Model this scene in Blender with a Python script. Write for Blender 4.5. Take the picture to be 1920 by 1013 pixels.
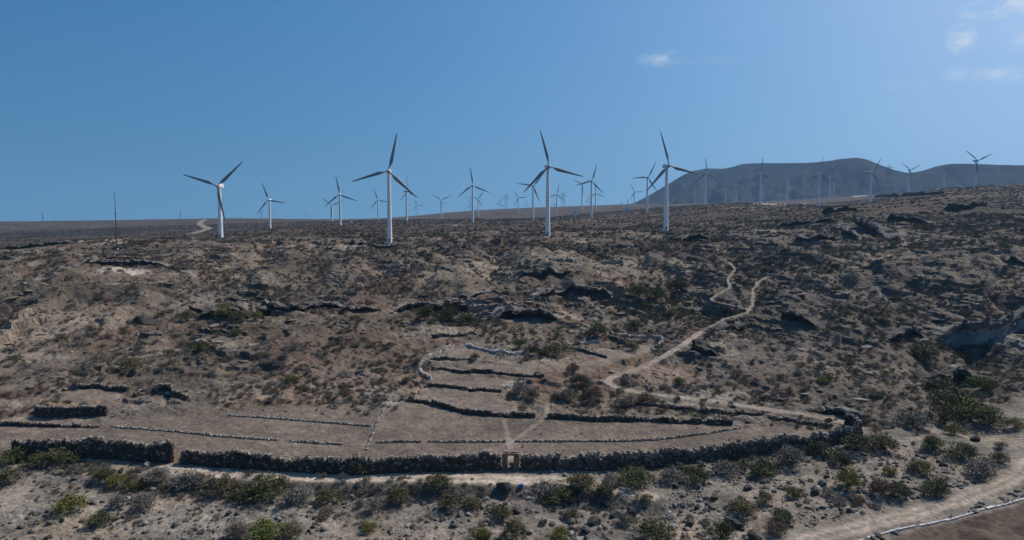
import bpy, math, random
import numpy as np
from mathutils import Vector, Matrix

R_ = math.radians
for o in list(bpy.data.objects): bpy.data.objects.remove(o)
scene = bpy.context.scene
col = scene.collection

# ------------------------------------------------------------------ camera, sky, sun, exposure
CZ = 40.0                      # camera height above the datum (about 37 m above the dry stream bed)
FPX, CX, CY, HOR = 1280.0, 960.0, 506.5, 412.0
PITCH = math.atan((CY-HOR)/FPX)
cam_d = bpy.data.cameras.new('camera'); cam = bpy.data.objects.new('camera', cam_d); col.objects.link(cam)
cam.location = (0, 0, CZ); cam.rotation_euler = (math.pi/2-PITCH, 0, 0)
cam_d.sensor_width = 36; cam_d.lens = 36*FPX/1920; cam_d.clip_start = 0.5; cam_d.clip_end = 30000
scene.camera = cam

SUN_AZ, SUN_EL = R_(54), R_(50)        # azimuth measured from +Y (view direction) towards +X (right)
world = bpy.data.worlds.new('World'); scene.world = world; world.use_nodes = True
wn = world.node_tree.nodes; wl = world.node_tree.links
bg = wn['Background']; sky = wn.new('ShaderNodeTexSky'); sky.sky_type = 'NISHITA'; sky.sun_disc = False
sky.sun_elevation = SUN_EL; sky.sun_rotation = SUN_AZ; sky.altitude = 0
sky.air_density = 1.5; sky.dust_density = 2.2; sky.ozone_density = 8.0
bg.inputs['Strength'].default_value = 0.082
sat = wn.new('ShaderNodeHueSaturation'); sat.inputs['Hue'].default_value = .495; sat.inputs['Saturation'].default_value = 1.28
wl.new(sky.outputs[0], sat.inputs['Color'])
# the sky is read a little higher than the line of sight (clear deep blue down to the horizon; the haze box adds the low-lying air)
stc = wn.new('ShaderNodeTexCoord'); ssx = wn.new('ShaderNodeSeparateXYZ'); wl.new(stc.outputs['Generated'], ssx.inputs[0])
smx = wn.new('ShaderNodeMath'); smx.operation = 'MAXIMUM'; wl.new(ssx.outputs[2], smx.inputs[0]); smx.inputs[1].default_value = 0
sma = wn.new('ShaderNodeMath'); sma.operation = 'MULTIPLY_ADD'; wl.new(smx.outputs[0], sma.inputs[0]); sma.inputs[1].default_value = .85; sma.inputs[2].default_value = .215
scx = wn.new('ShaderNodeCombineXYZ'); wl.new(ssx.outputs[0], scx.inputs[0]); wl.new(ssx.outputs[1], scx.inputs[1]); wl.new(sma.outputs[0], scx.inputs[2])
snm = wn.new('ShaderNodeVectorMath'); snm.operation = 'NORMALIZE'; wl.new(scx.outputs[0], snm.inputs[0]); wl.new(snm.outputs[0], sky.inputs['Vector'])

sd = bpy.data.lights.new('sun', 'SUN'); sun = bpy.data.objects.new('sun', sd); col.objects.link(sun)
sd.energy = 3.9; sd.angle = R_(0.53); sd.color = (1.0, 0.93, 0.83)
sdir = Vector((math.sin(SUN_AZ)*math.cos(SUN_EL), math.cos(SUN_AZ)*math.cos(SUN_EL), math.sin(SUN_EL)))
sun.rotation_euler = sdir.to_track_quat('Z', 'Y').to_euler()
sun.location = (200, 100, 300)
vs = scene.view_settings; vs.view_transform = 'Standard'; vs.look = 'None'; vs.gamma = 1; vs.exposure = 0.22
vs.use_curve_mapping = False
scene.render.engine = 'CYCLES'

# ------------------------------------------------------------------ pixel of the photograph -> ray
cp_, sp_ = math.cos(PITCH), math.sin(PITCH)
def ray(px, py):
    u = (px-CX)/FPX; v = (CY-py)/FPX
    dx, dy, dz = u, cp_+v*sp_, -sp_+v*cp_
    return math.atan2(dx, dy), dz/math.hypot(dx, dy)
def dirv(px, py):
    u = (px-CX)/FPX; v = (CY-py)/FPX
    return Vector((u, cp_+v*sp_, -sp_+v*cp_)).normalized()

# clouds: small wisps, part of the sky by direction
tc = wn.new('ShaderNodeTexCoord')
nz = wn.new('ShaderNodeTexNoise'); nz.inputs['Scale'].default_value = 34; nz.inputs['Detail'].default_value = 9; nz.inputs['Roughness'].default_value = .62
mp = wn.new('ShaderNodeMapping'); mp.inputs['Scale'].default_value = (1, 1, 1.9)
wl.new(tc.outputs['Generated'], mp.inputs['Vector']); wl.new(mp.outputs[0], nz.inputs['Vector'])
acc = None
def wmath(op, a, b=None, c=None):
    n = wn.new('ShaderNodeMath'); n.operation = op
    for i, s in enumerate((a, b, c)):
        if s is None: continue
        if isinstance(s, (int, float)): n.inputs[i].default_value = s
        else: wl.new(s, n.inputs[i])
    return n.outputs[0]
for (px, py, rx, ry, st) in [(1240, 110, 45, 17, .42), (1888, 10, 66, 20, .9), (1802, 74, 24, 26, .85), (1870, 142, 48, 14, .5),
                             (1700, 160, 36, 11, .32), (1795, 140, 24, 14, .3), (1330, 118, 50, 12, .14),
                             (2080, 40, 140, 40, .7), (2240, 150, 120, 30, .5), (-250, 60, 120, 24, .3)]:
    d = dirv(px, py)
    rgt = Vector((d.y, -d.x, 0)).normalized(); up = rgt.cross(d)
    terms = []
    for ax, rad in ((rgt, rx), (up, ry)):
        n = wn.new('ShaderNodeVectorMath'); n.operation = 'DOT_PRODUCT'; wl.new(tc.outputs['Generated'], n.inputs[0]); n.inputs[1].default_value = ax*(FPX/rad)
        terms.append(wmath('POWER', wmath('ABSOLUTE', n.outputs['Value']), 2.0))
    n = wn.new('ShaderNodeVectorMath'); n.operation = 'DOT_PRODUCT'; wl.new(tc.outputs['Generated'], n.inputs[0]); n.inputs[1].default_value = d
    front = wmath('GREATER_THAN', n.outputs['Value'], 0.5)
    m = wmath('SUBTRACT', 1.0, wmath('ADD', *terms)); m = wmath('MAXIMUM', m, 0.0)
    m = wmath('MULTIPLY', wmath('MULTIPLY', m, front), st)
    acc = m if acc is None else wmath('MAXIMUM', acc, m)
nn = wmath('MULTIPLY', wmath('SUBTRACT', nz.outputs['Fac'], 0.39), 3.4)
cl = wmath('MULTIPLY', acc, nn); cln = wn.new('ShaderNodeClamp'); wl.new(cl, cln.inputs[0]); cln.inputs[2].default_value = 0.62
mx = wn.new('ShaderNodeMix'); mx.data_type = 'RGBA'
wl.new(cln.outputs[0], mx.inputs[0]); wl.new(sat.outputs[0], mx.inputs[6]); mx.inputs[7].default_value = (7.6, 8.3, 8.9, 1)
wl.new(mx.outputs[2], bg.inputs['Color'])

# ------------------------------------------------------------------ noise
rng = np.random.default_rng(7); random.seed(7)
PERM = rng.permutation(256).astype(np.int32); PERM = np.concatenate([PERM, PERM])
GA = rng.random(256)*2*np.pi; GXX = np.cos(GA).astype(np.float32); GYY = np.sin(GA).astype(np.float32)
def perlin(x, y, seed=0):
    x = np.asarray(x, np.float64)+seed*37.31; y = np.asarray(y, np.float64)+seed*91.7
    xi = np.floor(x).astype(np.int64); yi = np.floor(y).astype(np.int64)
    xf = (x-xi).astype(np.float32); yf = (y-yi).astype(np.float32); xi &= 255; yi &= 255
    u = xf*xf*xf*(xf*(xf*6-15)+10); v = yf*yf*yf*(yf*(yf*6-15)+10)
    def g(ix, iy, fx, fy):
        h = PERM[PERM[ix & 255]+(iy & 255)]; return GXX[h]*fx+GYY[h]*fy
    a = g(xi, yi, xf, yf); b = g(xi+1, yi, xf-1, yf); c = g(xi, yi+1, xf, yf-1); d = g(xi+1, yi+1, xf-1, yf-1)
    return (a+u*(b-a))*(1-v)+(c+u*(d-c))*v
def fbm(x, y, wl_, oct=4, seed=0, gain=.5):
    s = 0; a = 1.0; f = 1.0/wl_
    for i in range(oct): s = s+a*perlin(x*f, y*f, seed+i*3); a *= gain; f *= 2.03
    return s
def sstep(a, b, x): t = np.clip((x-a)/(b-a), 0, 1); return t*t*(3-2*t)

# ------------------------------------------------------------------ terrain: control profiles (photo y, depth in metres along the view axis)
LOW = [(1013, 79), (940, 88), (880, 98), (840, 105), (800, 113), (770, 120), (720, 134), (680, 147), (640, 162), (600, 182)]
PROF = {
 -300: LOW+[(560, 205), (510, 250), (485, 290), (468, 330), (478, 420), (462, 560), (442, 850), (419, 1400), (421, 3000), (423, 5200)],
 0:    LOW+[(560, 205), (510, 250), (485, 290), (466, 330), (476, 420), (460, 560), (440, 850), (417.5, 1400), (420, 3000), (422, 5200)],
 130:  LOW+[(560, 203), (515, 245), (485, 285), (458, 340), (470, 440), (456, 580), (436, 880), (416.5, 1400), (419, 3000), (422, 5200)],
 250:  LOW+[(560, 203), (520, 240), (490, 275), (449, 355), (460, 450), (450, 620), (432, 900), (414, 1500), (417, 3000), (421, 5200)],
 420:  LOW+[(560, 205), (520, 240), (480, 300), (448, 372), (446, 450), (437, 620), (424, 950), (410, 1600), (413, 3000), (418, 5200)],
 560:  LOW+[(560, 206), (520, 243), (480, 297), (449, 355), (438, 470), (428, 730), (419, 1000), (411, 1700), (413, 3000), (416, 5200)],
 730:  LOW+[(560, 207), (520, 245), (480, 300), (452, 357), (436, 470), (422, 650), (414, 1000), (409, 1900), (411, 3000), (413, 5200)],
 860:  LOW+[(560, 207), (520, 245), (480, 297), (453, 352), (434, 470), (418, 700), (410, 1200), (397, 2200), (400, 3200), (404, 5200)],
 1000: LOW+[(560, 207), (520, 243), (480, 293), (450, 360), (432, 470), (415, 740), (406, 1300), (389.5, 2200), (393, 3200), (398, 5200)],
 1200: LOW+[(560, 207), (520, 245), (480, 300), (450, 360), (434, 400), (420, 520), (401, 800), (393, 1100), (383, 2200), (387, 3200), (392, 5200)],
 1400: LOW+[(560, 205), (520, 235), (480, 280), (450, 330), (425, 420), (400, 600), (387, 800), (381, 980), (385, 1300), (383, 1900), (379, 2600), (388, 5200)],
 1600: LOW[:-1]+[(600, 178), (560, 203), (520, 232), (480, 272), (440, 335), (408, 395), (393, 470), (385, 860), (373, 1500), (368, 1900), (370, 2600), (385, 5200)],
 1760: LOW[:-1]+[(600, 176), (560, 200), (520, 228), (480, 262), (440, 315), (400, 400), (376, 560), (358, 810), (355, 1100), (362, 2000), (380, 5200)],
 1920: LOW[:-1]+[(600, 174), (560, 198), (520, 225), (480, 258), (440, 305), (400, 385), (370, 540), (352, 800), (346, 1100), (358, 2000), (378, 5200)],
 2260: LOW[:-1]+[(600, 174), (560, 198), (520, 225), (480, 258), (440, 305), (400, 385), (370, 540), (352, 800), (346, 1100), (358, 2000), (378, 5200)],
}
P, S = [], []
for px, lst in PROF.items():
    for y, Y in lst:
        th, s = ray(px, y); r = Y/math.cos(th); P.append((th*3, math.log(r))); S.append(s)
    th, _ = ray(px, 600)
    for Y, z in ((68, -37.3), (45, -37.6), (22, -37.8), (8, -38)):
        r = Y/math.cos(th); P.append((th*3, math.log(r))); S.append(z/r)
P = np.array(P); S = np.array(S)
# interpolate height-like quantity h = s*r**0.6 (tamer near the camera)
def tps_k(d2): return 0.5*d2*np.log(d2+1e-9)
N = len(P)
V = S*np.exp(P[:, 1])**0.9
A = np.zeros((N+3, N+3)); d2 = ((P[:, None, :]-P[None, :, :])**2).sum(-1); A[:N, :N] = tps_k(d2)+np.eye(N)*2e-4
A[:N, N] = 1; A[:N, N+1:] = P; A[N, :N] = 1; A[N+1:, :N] = P.T
W = np.linalg.solve(A, np.concatenate([V, [0, 0, 0]]))
def base_z(th, lr):          # arrays -> height relative to the camera
    sh = th.shape; q = np.stack([np.clip(th, -.83, .83).ravel()*3, lr.ravel()], -1)
    out = np.empty(len(q))
    for i in range(0, len(q), 20000):
        b = q[i:i+20000]; d = ((b[:, None, :]-P[None])**2).sum(-1)
        out[i:i+20000] = tps_k(d)@W[:N]+W[N]+b@W[N+1:]
    return (out*np.exp(q[:, 1])**0.1).reshape(sh)

rows = [2, 5, 10, 18, 28, 38, 48, 56, 62, 66]
def ext(to, step=None, k=None):
    while rows[-1] < to: rows.append(rows[-1]+step if step else rows[-1]*k)
ext(130, .3); ext(260, .5); ext(470, .9); ext(1100, None, 1.006); ext(5600, None, 1.02)
RR = np.array(rows); dense = np.radians(np.linspace(-41.5, 41.5, 830))
side = np.radians(np.arange(44, 181, 4.0)); TH = np.concatenate([-side[::-1], dense, side[:-1]])
NR, NT = len(RR), len(TH)
cr = np.unique(np.concatenate([np.arange(0, NR, 4), [NR-1]])); ct = np.unique(np.concatenate([np.arange(0, NT, 5), [NT-1]]))
LR = np.log(RR)
zc = base_z(*np.meshgrid(TH[ct], LR[cr]))
tmp = np.stack([np.interp(LR, LR[cr], zc[:, j]) for j in range(len(ct))], 1)
ZB = np.stack([np.interp(TH, TH[ct], tmp[i]) for i in range(NR)], 0)
THG, RG = np.meshgrid(TH, RR); XG = RG*np.sin(THG); YG = RG*np.cos(THG)
Z = ZB.copy()
def col_prof(th, G):
    j = min(max(np.searchsorted(TH, th)-1, 0), NT-2); t = (th-TH[j])/(TH[j+1]-TH[j]); return G[:, j]*(1-t)+G[:, j+1]*t
def hit(px, py, G=None):     # photo pixel -> first point of the ground it shows: (x, y, z rel. camera)
    G = Z if G is None else G
    th, s = ray(px, py); zz = col_prof(th, G); e = zz/RR-s
    k = np.where((e[1:] >= 0) & (e[:-1] < 0))[0]
    i = k[0] if len(k) else NR-2
    t = np.clip(-e[i]/(e[i+1]-e[i]+1e-12), 0, 1); r = RR[i]+(RR[i+1]-RR[i])*t
    return np.array([r*math.sin(th), r*math.cos(th), r*s])
def gsample(x, y, G):
    x = np.asarray(x, float); y = np.asarray(y, float)
    th = np.arctan2(x, y); r = np.hypot(x, y)
    j = np.clip(np.searchsorted(TH, th)-1, 0, NT-2); i = np.clip(np.searchsorted(RR, r)-1, 0, NR-2)
    u = (th-TH[j])/(TH[j+1]-TH[j]); v = (r-RR[i])/(RR[i+1]-RR[i])
    return (G[i, j]*(1-u)+G[i, j+1]*u)*(1-v)+(G[i+1, j]*(1-u)+G[i+1, j+1]*u)*v
def gz(x, y): return gsample(x, y, Z)+CZ          # world height of the ground

def world_poly(pts): return np.array([hit(*p, G=ZB)[:2] for p in pts])
def in_poly(poly, X, Y):
    ins = np.zeros(X.shape, bool); n = len(poly)
    for i in range(n):
        x0, y0 = poly[i]; x1, y1 = poly[(i+1) % n]
        if y0 == y1: continue
        c = ((y0 > Y) != (y1 > Y)) & (X < (x1-x0)*(Y-y0)/(y1-y0)+x0); ins ^= c
    return ins
def smooth_line(pts, step):
    pts = np.array(pts, float); P4 = np.vstack([2*pts[0]-pts[1], pts, 2*pts[-1]-pts[-2]]); out = []
    for i in range(1, len(P4)-2):
        a, b, c, d = P4[i-1:i+3]; n = max(2, int(np.linalg.norm(c-b)/step))
        for k in range(n):
            t = k/n; out.append(.5*((2*b)+(c-a)*t+(2*a-5*b+4*c-d)*t*t+(3*b-a-3*c+d)*t**3))
    out.append(pts[-1]); return np.array(out)
def line_dist(line, X, Y, pad):
    D = np.full(X.shape, 1e6); lo = line.min(0)-pad; hi = line.max(0)+pad
    m = (X > lo[0]) & (X < hi[0]) & (Y > lo[1]) & (Y < hi[1]); x = X[m]; y = Y[m]; best = np.full(x.shape, 1e12)
    for i in range(len(line)-1):
        a = line[i]; b = line[i+1]; ab = b-a; L = ab@ab+1e-9
        t = np.clip(((x-a[0])*ab[0]+(y-a[1])*ab[1])/L, 0, 1); best = np.minimum(best, (x-a[0]-t*ab[0])**2+(y-a[1]-t*ab[1])**2)
    D[m] = np.sqrt(best); return D

FIELDS = [
 [(724, 764), (766, 753), (840, 768), (887, 778), (1000, 783), (1140, 788), (1280, 791), (1372, 795), (1388, 801), (1280, 814), (1080, 825), (950, 826), (700, 826)],
 [(690, 832), (950, 831), (1080, 830), (1280, 820), (1392, 806), (1500, 799), (1590, 798), (1513, 826), (1413, 842), (1273, 858), (1040, 872), (740, 874), (684, 876), (686, 845)],
 [(430, 772), (520, 764), (716, 760), (684, 845), (676, 876), (467, 866), (343, 858), (330, 850), (150, 848), (0, 842), (-90, 830), (-90, 790), (60, 792), (205, 794)],
 [(768, 746), (800, 730), (870, 735), (940, 738), (952, 765), (985, 774), (887, 770), (840, 761)],
 [(806, 719), (812, 700), (870, 702), (950, 709), (982, 712), (945, 728), (870, 724)],
 [(812, 679), (880, 677), (960, 687), (1060, 690), (1125, 674), (1075, 656), (1130, 646), (1170, 652), (1180, 640), (1225, 638), (1215, 656), (1150, 682), (1090, 697), (1020, 699), (950, 697), (870, 688), (812, 686)],
 [(850, 650), (905, 662), (950, 668), (900, 672), (812, 670), (830, 660)],
 [(108, 756), (150, 731), (238, 738), (226, 754), (190, 758)],
 [(1660, 1013), (1730, 992), (1800, 975), (1880, 955), (1990, 928), (2080, 940), (2080, 1100), (1560, 1100)],
]
FNAMES = ['walled_field', 'field_strip', 'stepped_field', 'terrace', 'terrace', 'terrace', 'terrace', 'terrace', 'bare_ground']
PATHS = [
 ('dirt_path', [(300, 879), (400, 887), (560, 894), (740, 896), (860, 898), (960, 900), (1060, 902), (1130, 911), (1175, 921), (1215, 930)], 1.35),
 ('dirt_road', [(1430, 1040), (1497, 1016), (1600, 993), (1713, 963), (1790, 940), (1847, 920), (1890, 903), (1915, 885), (1930, 868), (1985, 850)], 1.2),
 ('dirt_track', [(1612, 800), (1573, 790), (1513, 778), (1407, 763), (1320, 750), (1240, 741), (1173, 731), (1145, 721), (1141, 713), (1160, 703), (1207, 687), (1250, 665), (1281, 646), (1313, 623)], .75),
 ('footpath', [(957, 860), (957, 832), (970, 822), (1000, 800), (1023, 780), (1030, 752), (1058, 728), (1100, 714), (1140, 714)], .4),
 ('footpath', [(955, 825), (948, 800), (945, 786)], .32),
 ('footpath', [(1313, 623), (1360, 598), (1404, 583), (1370, 572), (1333, 562), (1352, 548), (1368, 537), (1364, 522), (1377, 505), (1367, 492)], .36),
 ('dirt_track', [(1404, 583), (1412, 566), (1412, 545), (1422, 530), (1436, 520)], .42),
 ('dirt_track', [(1590, 503), (1620, 500), (1645, 490), (1670, 478)], .6),
 ('dirt_track', [(357, 439), (375, 434), (391, 428.5), (384, 426), (375, 418), (386, 411.5)], 4.0),
 ('dirt_track', [(1630, 381), (1663, 374), (1713, 366), (1767, 362)], 2.6),
 ('dirt_track', [(1424, 383.3), (1470, 382.8), (1518, 382.3)], 12),
 ('dirt_track', [(1488, 371.3), (1550, 370), (1618, 368.3)], 16),
 ('dirt_track', [(80, 541), (180, 534), (270, 531), (330, 526)], .9),
 ('dirt_track', [(1420, 432), (1450, 433), (1478, 440)], 1.6),
]
FP = [world_poly(f) for f in FIELDS]
PL = [(n, smooth_line(world_poly(p), 1.5), w) for n, p, w in PATHS]
FM = np.zeros((NR, NT), np.int16); PM = np.zeros((NR, NT), np.int16)
wob = fbm(XG, YG, 2.2, 3, 5)
for i, poly in enumerate(FP): FM[in_poly(poly, XG+wob*.5, YG+wob*.5)] = i+1
PD = np.full((NR, NT), 1e3)
for i, (n, L, w) in enumerate(PL):
    d = line_dist(L, XG, YG, 12); dd = d/(w*(1+.35*wob)); m = dd < PD; PD = np.minimum(PD, dd); PM[(dd < 1) & m] = i+1
def blur(M, n):
    M = M.astype(float)
    for ax in (0, 1):
        for _ in range(2):
            c = np.cumsum(np.pad(M, [(n+1, n) if a == ax else (0, 0) for a in (0, 1)], mode='edge'), ax)
            M = (np.take(c, np.arange(2*n+1, c.shape[ax]), ax)-np.take(c, np.arange(0, c.shape[ax]-2*n-1), ax))/(2*n+1)
    return M
flat = np.clip(np.maximum(blur(FM > 0, 5), np.where(PD < 2.2, sstep(2.2, 1.0, PD), 0)), 0, 1)

# where the stream bed ends and the hillside begins (world line along the front wall foot)
BEDL = world_poly([(-700, 860), (-200, 862), (30, 866), (330, 872), (640, 892), (940, 884), (1140, 886), (1313, 866), (1513, 846), (1614, 822), (1700, 790), (1800, 770), (1920, 740), (2400, 700)])
bedY = np.interp(XG, BEDL[:, 0], BEDL[:, 1]); bed = sstep(2.5, -2.5, YG-bedY)
bed = np.where(YG < 0, 1.0, bed)
TPX = np.tan(np.clip(THG, -1.2, 1.2))*FPX+CX
right = sstep(1230, 1480, TPX+perlin(XG/25, YG/25, 3)*160)*(1-bed)

# relief -------------------------------------------------
hill = (1-flat)*(1-bed)*sstep(100, 125, RG)*sstep(5000, 1500, RG)
far = sstep(450, 900, RG); farc = sstep(370, 540, RG+30*perlin(XG/40, YG/40, 12))
big = fbm(XG, YG, 55, 3, 11)*3.2+fbm(XG*1.5, YG*.8, 21, 3, 17)*1.5
rid = 1-np.abs(fbm(XG*1.25, YG*.55, 30, 3, 23))*2
big = big+(rid-.6)*2.2*(.6+.6*right)
gul = np.abs(fbm(XG+.25*YG, YG*.32, 34, 3, 29)); gmask = sstep(165, 225, RG)*sstep(420, 330, RG)
big = big+(sstep(0, .42, gul)-.6)*3.4*gmask+(sstep(0, .35, np.abs(fbm(XG-.2*YG, YG*.4, 13, 2, 33)))-.6)*1.3*gmask
fade = sstep(120, 190, RG)
Zr = Z+big*hill*np.clip(sstep(1.0, 9.0, PD), .12, 1)*(.3+.7*fade)*(1-.55*far)*(.6+.4*sstep(360, 260, RG))
# explicit gullies (V-shaped) down the hillside
for pts, dep, wd in [([(945, 455), (935, 490), (925, 520), (890, 560)], 3.2, 10), ([(1290, 520), (1230, 560), (1180, 600), (1130, 640)], 2.2, 14),
                     ([(1900, 560), (1800, 640), (1780, 700), (1830, 780)], 3.0, 9), ([(640, 470), (600, 520), (560, 560)], 1.5, 9)]:
    d = line_dist(smooth_line(world_poly(pts), 4), XG, YG, 40); Zr -= dep*np.exp(-(d/wd)**2)*(1-flat)
# strata: short steps where bedding crops out
warp = fbm(XG, YG, 34, 4, 31)*3.0+fbm(XG, YG, 6, 3, 37)*.55
per = 1.9+.5*perlin(XG/60, YG/60, 41)
t = (Zr+warp)/1.9; fr = t-np.floor(t); stp = 1.9*(np.floor(t)+sstep(.40, .58, fr))-warp
lm = sstep(-.20, .14, fbm(XG, YG, 38, 3, 43)+.22*right)*hill*(1-far)*sstep(118, 150, RG)
lm = lm*(1-.45*right)*(.35+.65*sstep(-.25, .25, fbm(XG*.5, YG, 12, 2, 44)))
Zr = Zr+(stp-Zr)*lm
t2 = (Zr+warp*.7)/.7; f2 = t2-np.floor(t2); stp2 = .7*(np.floor(t2)+sstep(.35, .6, f2))-warp*.7
Zr = Zr+(stp2-Zr)*.6*hill*(1-far)*sstep(-.15, .2, fbm(XG, YG, 22, 3, 47))
Zr += fbm(XG, YG, 3.4, 3, 53)*.62*hill*(1-.5*far)+fbm(XG, YG, 1.1, 2, 59)*.22*hill
Zr += bed*(1-flat)*(fbm(XG, YG, 9, 3, 61)*.55+fbm(XG, YG, 1.6, 3, 67)*.20)*sstep(40, 60, RG)
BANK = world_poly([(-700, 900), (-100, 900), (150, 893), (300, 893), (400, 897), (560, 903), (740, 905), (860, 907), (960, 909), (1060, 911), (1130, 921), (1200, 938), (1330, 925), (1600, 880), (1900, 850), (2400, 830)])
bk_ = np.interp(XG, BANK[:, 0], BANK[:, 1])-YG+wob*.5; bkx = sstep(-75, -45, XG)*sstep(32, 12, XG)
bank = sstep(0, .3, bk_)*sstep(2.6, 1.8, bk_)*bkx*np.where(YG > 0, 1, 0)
Zr -= 1.25*sstep(0, 2.2, bk_)*bkx*np.where(YG > 0, sstep(55, 75, RG), 0)
Zr += flat*(FM > 0)*fbm(XG, YG, 1.3, 2, 71)*.05
# the bank under the path in front of the wall
Z = Zr
lm_grid = lm

# ------------------------------------------------------------------ ground colours (albedo of soil, rock, tuff)
C_ = lambda *c: np.array(c)
tan, red, grey, dark, pale = C_(.23, .185, .152), C_(.18, .118, .088), C_(.165, .15, .143), C_(.09, .082, .08), C_(.375, .335, .30)
fieldc, pathc, bedc = C_(.20, .172, .160), C_(.36, .325, .30), C_(.265, .25, .24)
n40, n12, n3, n1 = fbm(XG, YG, 42, 3, 73), fbm(XG, YG, 12, 3, 79), fbm(XG, YG, 3, 3, 83), fbm(XG, YG, .9, 2, 89)
def mixc(a, b, m): return a+(b-a)*m[..., None]
CG = np.broadcast_to(tan, (NR, NT, 3)).copy()
CG = mixc(CG, np.broadcast_to(red, CG.shape), sstep(-.05, .35, n40+.5*n12))
CG = mixc(CG, grey+(C_(.215, .185, .17)-grey)*right[..., None], np.clip(sstep(-.05, .3, fbm(XG, YG, 28, 4, 97))*.75+right*.7, 0, .92))
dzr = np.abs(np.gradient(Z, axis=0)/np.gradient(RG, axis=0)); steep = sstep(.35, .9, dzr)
CG = mixc(CG, np.broadcast_to(dark, CG.shape), np.clip(sstep(.1, .42, n12*.6+n3*.55)*.55, 0, 1))
CG = mixc(CG, np.broadcast_to(pale, CG.shape), sstep(.16, .42, fbm(XG, YG*1.4, 17, 4, 101))*.55*(1-.75*right))
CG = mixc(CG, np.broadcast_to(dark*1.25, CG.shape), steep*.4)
CG = mixc(CG, np.broadcast_to(C_(.088, .066, .056), CG.shape), farc*.85)
CG = mixc(CG, np.broadcast_to(C_(.19, .15, .125), CG.shape), farc*sstep(.16, .4, fbm(XG*.4, YG, 60, 3, 103))*.6)
CG = mixc(CG, np.broadcast_to(bedc, CG.shape), bed)
CG = mixc(CG, np.broadcast_to(C_(.15, .14, .135), CG.shape), bed*sstep(-.02, .3, fbm(XG, YG, 7, 4, 107))*.7)
CG = mixc(CG, np.broadcast_to(C_(.27, .24, .21), CG.shape), bed*sstep(.05, .35, fbm(XG, YG, 14, 3, 109))*.6)
bare = sstep(.08, .36, fbm(XG, YG*1.4, 17, 4, 101))*(1-.75*right)
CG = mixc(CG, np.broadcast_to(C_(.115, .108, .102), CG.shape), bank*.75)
# stains and outcrops with a place of their own: (photo x, y, half width px, half height px, colour, strength)
PATCH = [(150, 455, 26, 7, (.55, .46, .36), .9), (215, 452, 26, 5, (.52, .47, .42), .8), (230, 514, 62, 6, (.55, .52, .50), .85), (30, 495, 30, 6, (.36, .30, .25), .7),
 (60, 605, 60, 26, (.36, .30, .25), .6), (130, 590, 90, 34, (.32, .26, .215), .8), (880, 566, 42, 18, (.36, .35, .36), .9), (840, 575, 40, 9, (.30, .30, .33), .8), (985, 587, 45, 9, (.22, .22, .24), .9),
 (905, 505, 55, 34, (.33, .275, .225), .85), (1065, 492, 75, 28, (.32, .265, .22), .85), (1180, 492, 36, 26, (.33, .27, .225), .85), (1160, 548, 18, 14, (.42, .27, .17), .85), (725, 545, 45, 14, (.33, .30, .28), .7),
 (1090, 575, 40, 10, (.34, .30, .28), .7), (470, 570, 60, 24, (.22, .14, .095), .8), (500, 590, 22, 8, (.40, .27, .16), .7), (690, 570, 60, 40, (.19, .125, .095), .6), (600, 680, 150, 60, (.15, .105, .085), .7), (300, 700, 110, 36, (.15, .12, .10), .5),
 (760, 690, 40, 30, (.15, .10, .08), .6), (1240, 705, 90, 22, (.27, .20, .16), .8), (1330, 735, 70, 14, (.38, .33, .29), .6), (1640, 485, 14, 18, (.34, .31, .29), .7), (1690, 445, 12, 24, (.38, .34, .31), .7), (1600, 425, 40, 8, (.33, .31, .29), .7),
 (1360, 628, 24, 9, (.33, .34, .37), .7), (1890, 625, 30, 14, (.36, .40, .43), .8), (1800, 645, 26, 6, (.36, .40, .43), .7), (1590, 765, 60, 20, (.16, .155, .16), .8), (1780, 575, 40, 10, (.26, .24, .23), .6),
 (1330, 545, 50, 22, (.15, .145, .14), .6), (1560, 560, 130, 50, (.185, .17, .165), .75), (1450, 640, 60, 50, (.145, .13, .125), .7), (300, 640, 90, 30, (.20, .15, .12), .5), (450, 670, 40, 16, (.12, .12, .13), .7),
 (1430, 425, 60, 8, (.24, .21, .19), .6), (1080, 418, 60, 5, (.30, .25, .21), .6), (852, 423, 22, 3, (.36, .31, .28), .7), (1390, 389, 30, 2.5, (.5, .47, .44), .7), (1440, 409, 12, 3, (.5, .47, .44), .6),
 (160, 435, 190, 13, (.058, .056, .06), .92), (500, 418, 160, 4, (.10, .09, .09), .5), (1850, 385, 90, 20, (.085, .085, .088), .8), (1800, 412, 120, 8, (.05, .055, .057), .8), (1700, 372, 60, 5, (.06, .05, .045), .8), (1400, 405, 160, 10, (.085, .066, .058), .7), (1450, 414, 60, 4, (.05, .047, .045), .7),
 (470, 478, 150, 14, (.235, .18, .145), .7), (700, 500, 60, 20, (.29, .24, .2), .7), (820, 520, 40, 18, (.33, .28, .235), .8), (640, 530, 40, 16, (.30, .25, .21), .7), (330, 480, 60, 10, (.21, .17, .14), .6), (250, 940, 200, 12, (.34, .29, .245), .6), (100, 1000, 180, 18, (.30, .26, .225), .7), (1290, 985, 30, 26, (.40, .34, .28), .8), (780, 985, 60, 8, (.32, .28, .25), .5), (1880, 778, 30, 20, (.22, .22, .23), .7), (1880, 800, 25, 10, (.40, .36, .28), .6), (1500, 905, 120, 30, (.27, .25, .235), .6)]
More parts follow.
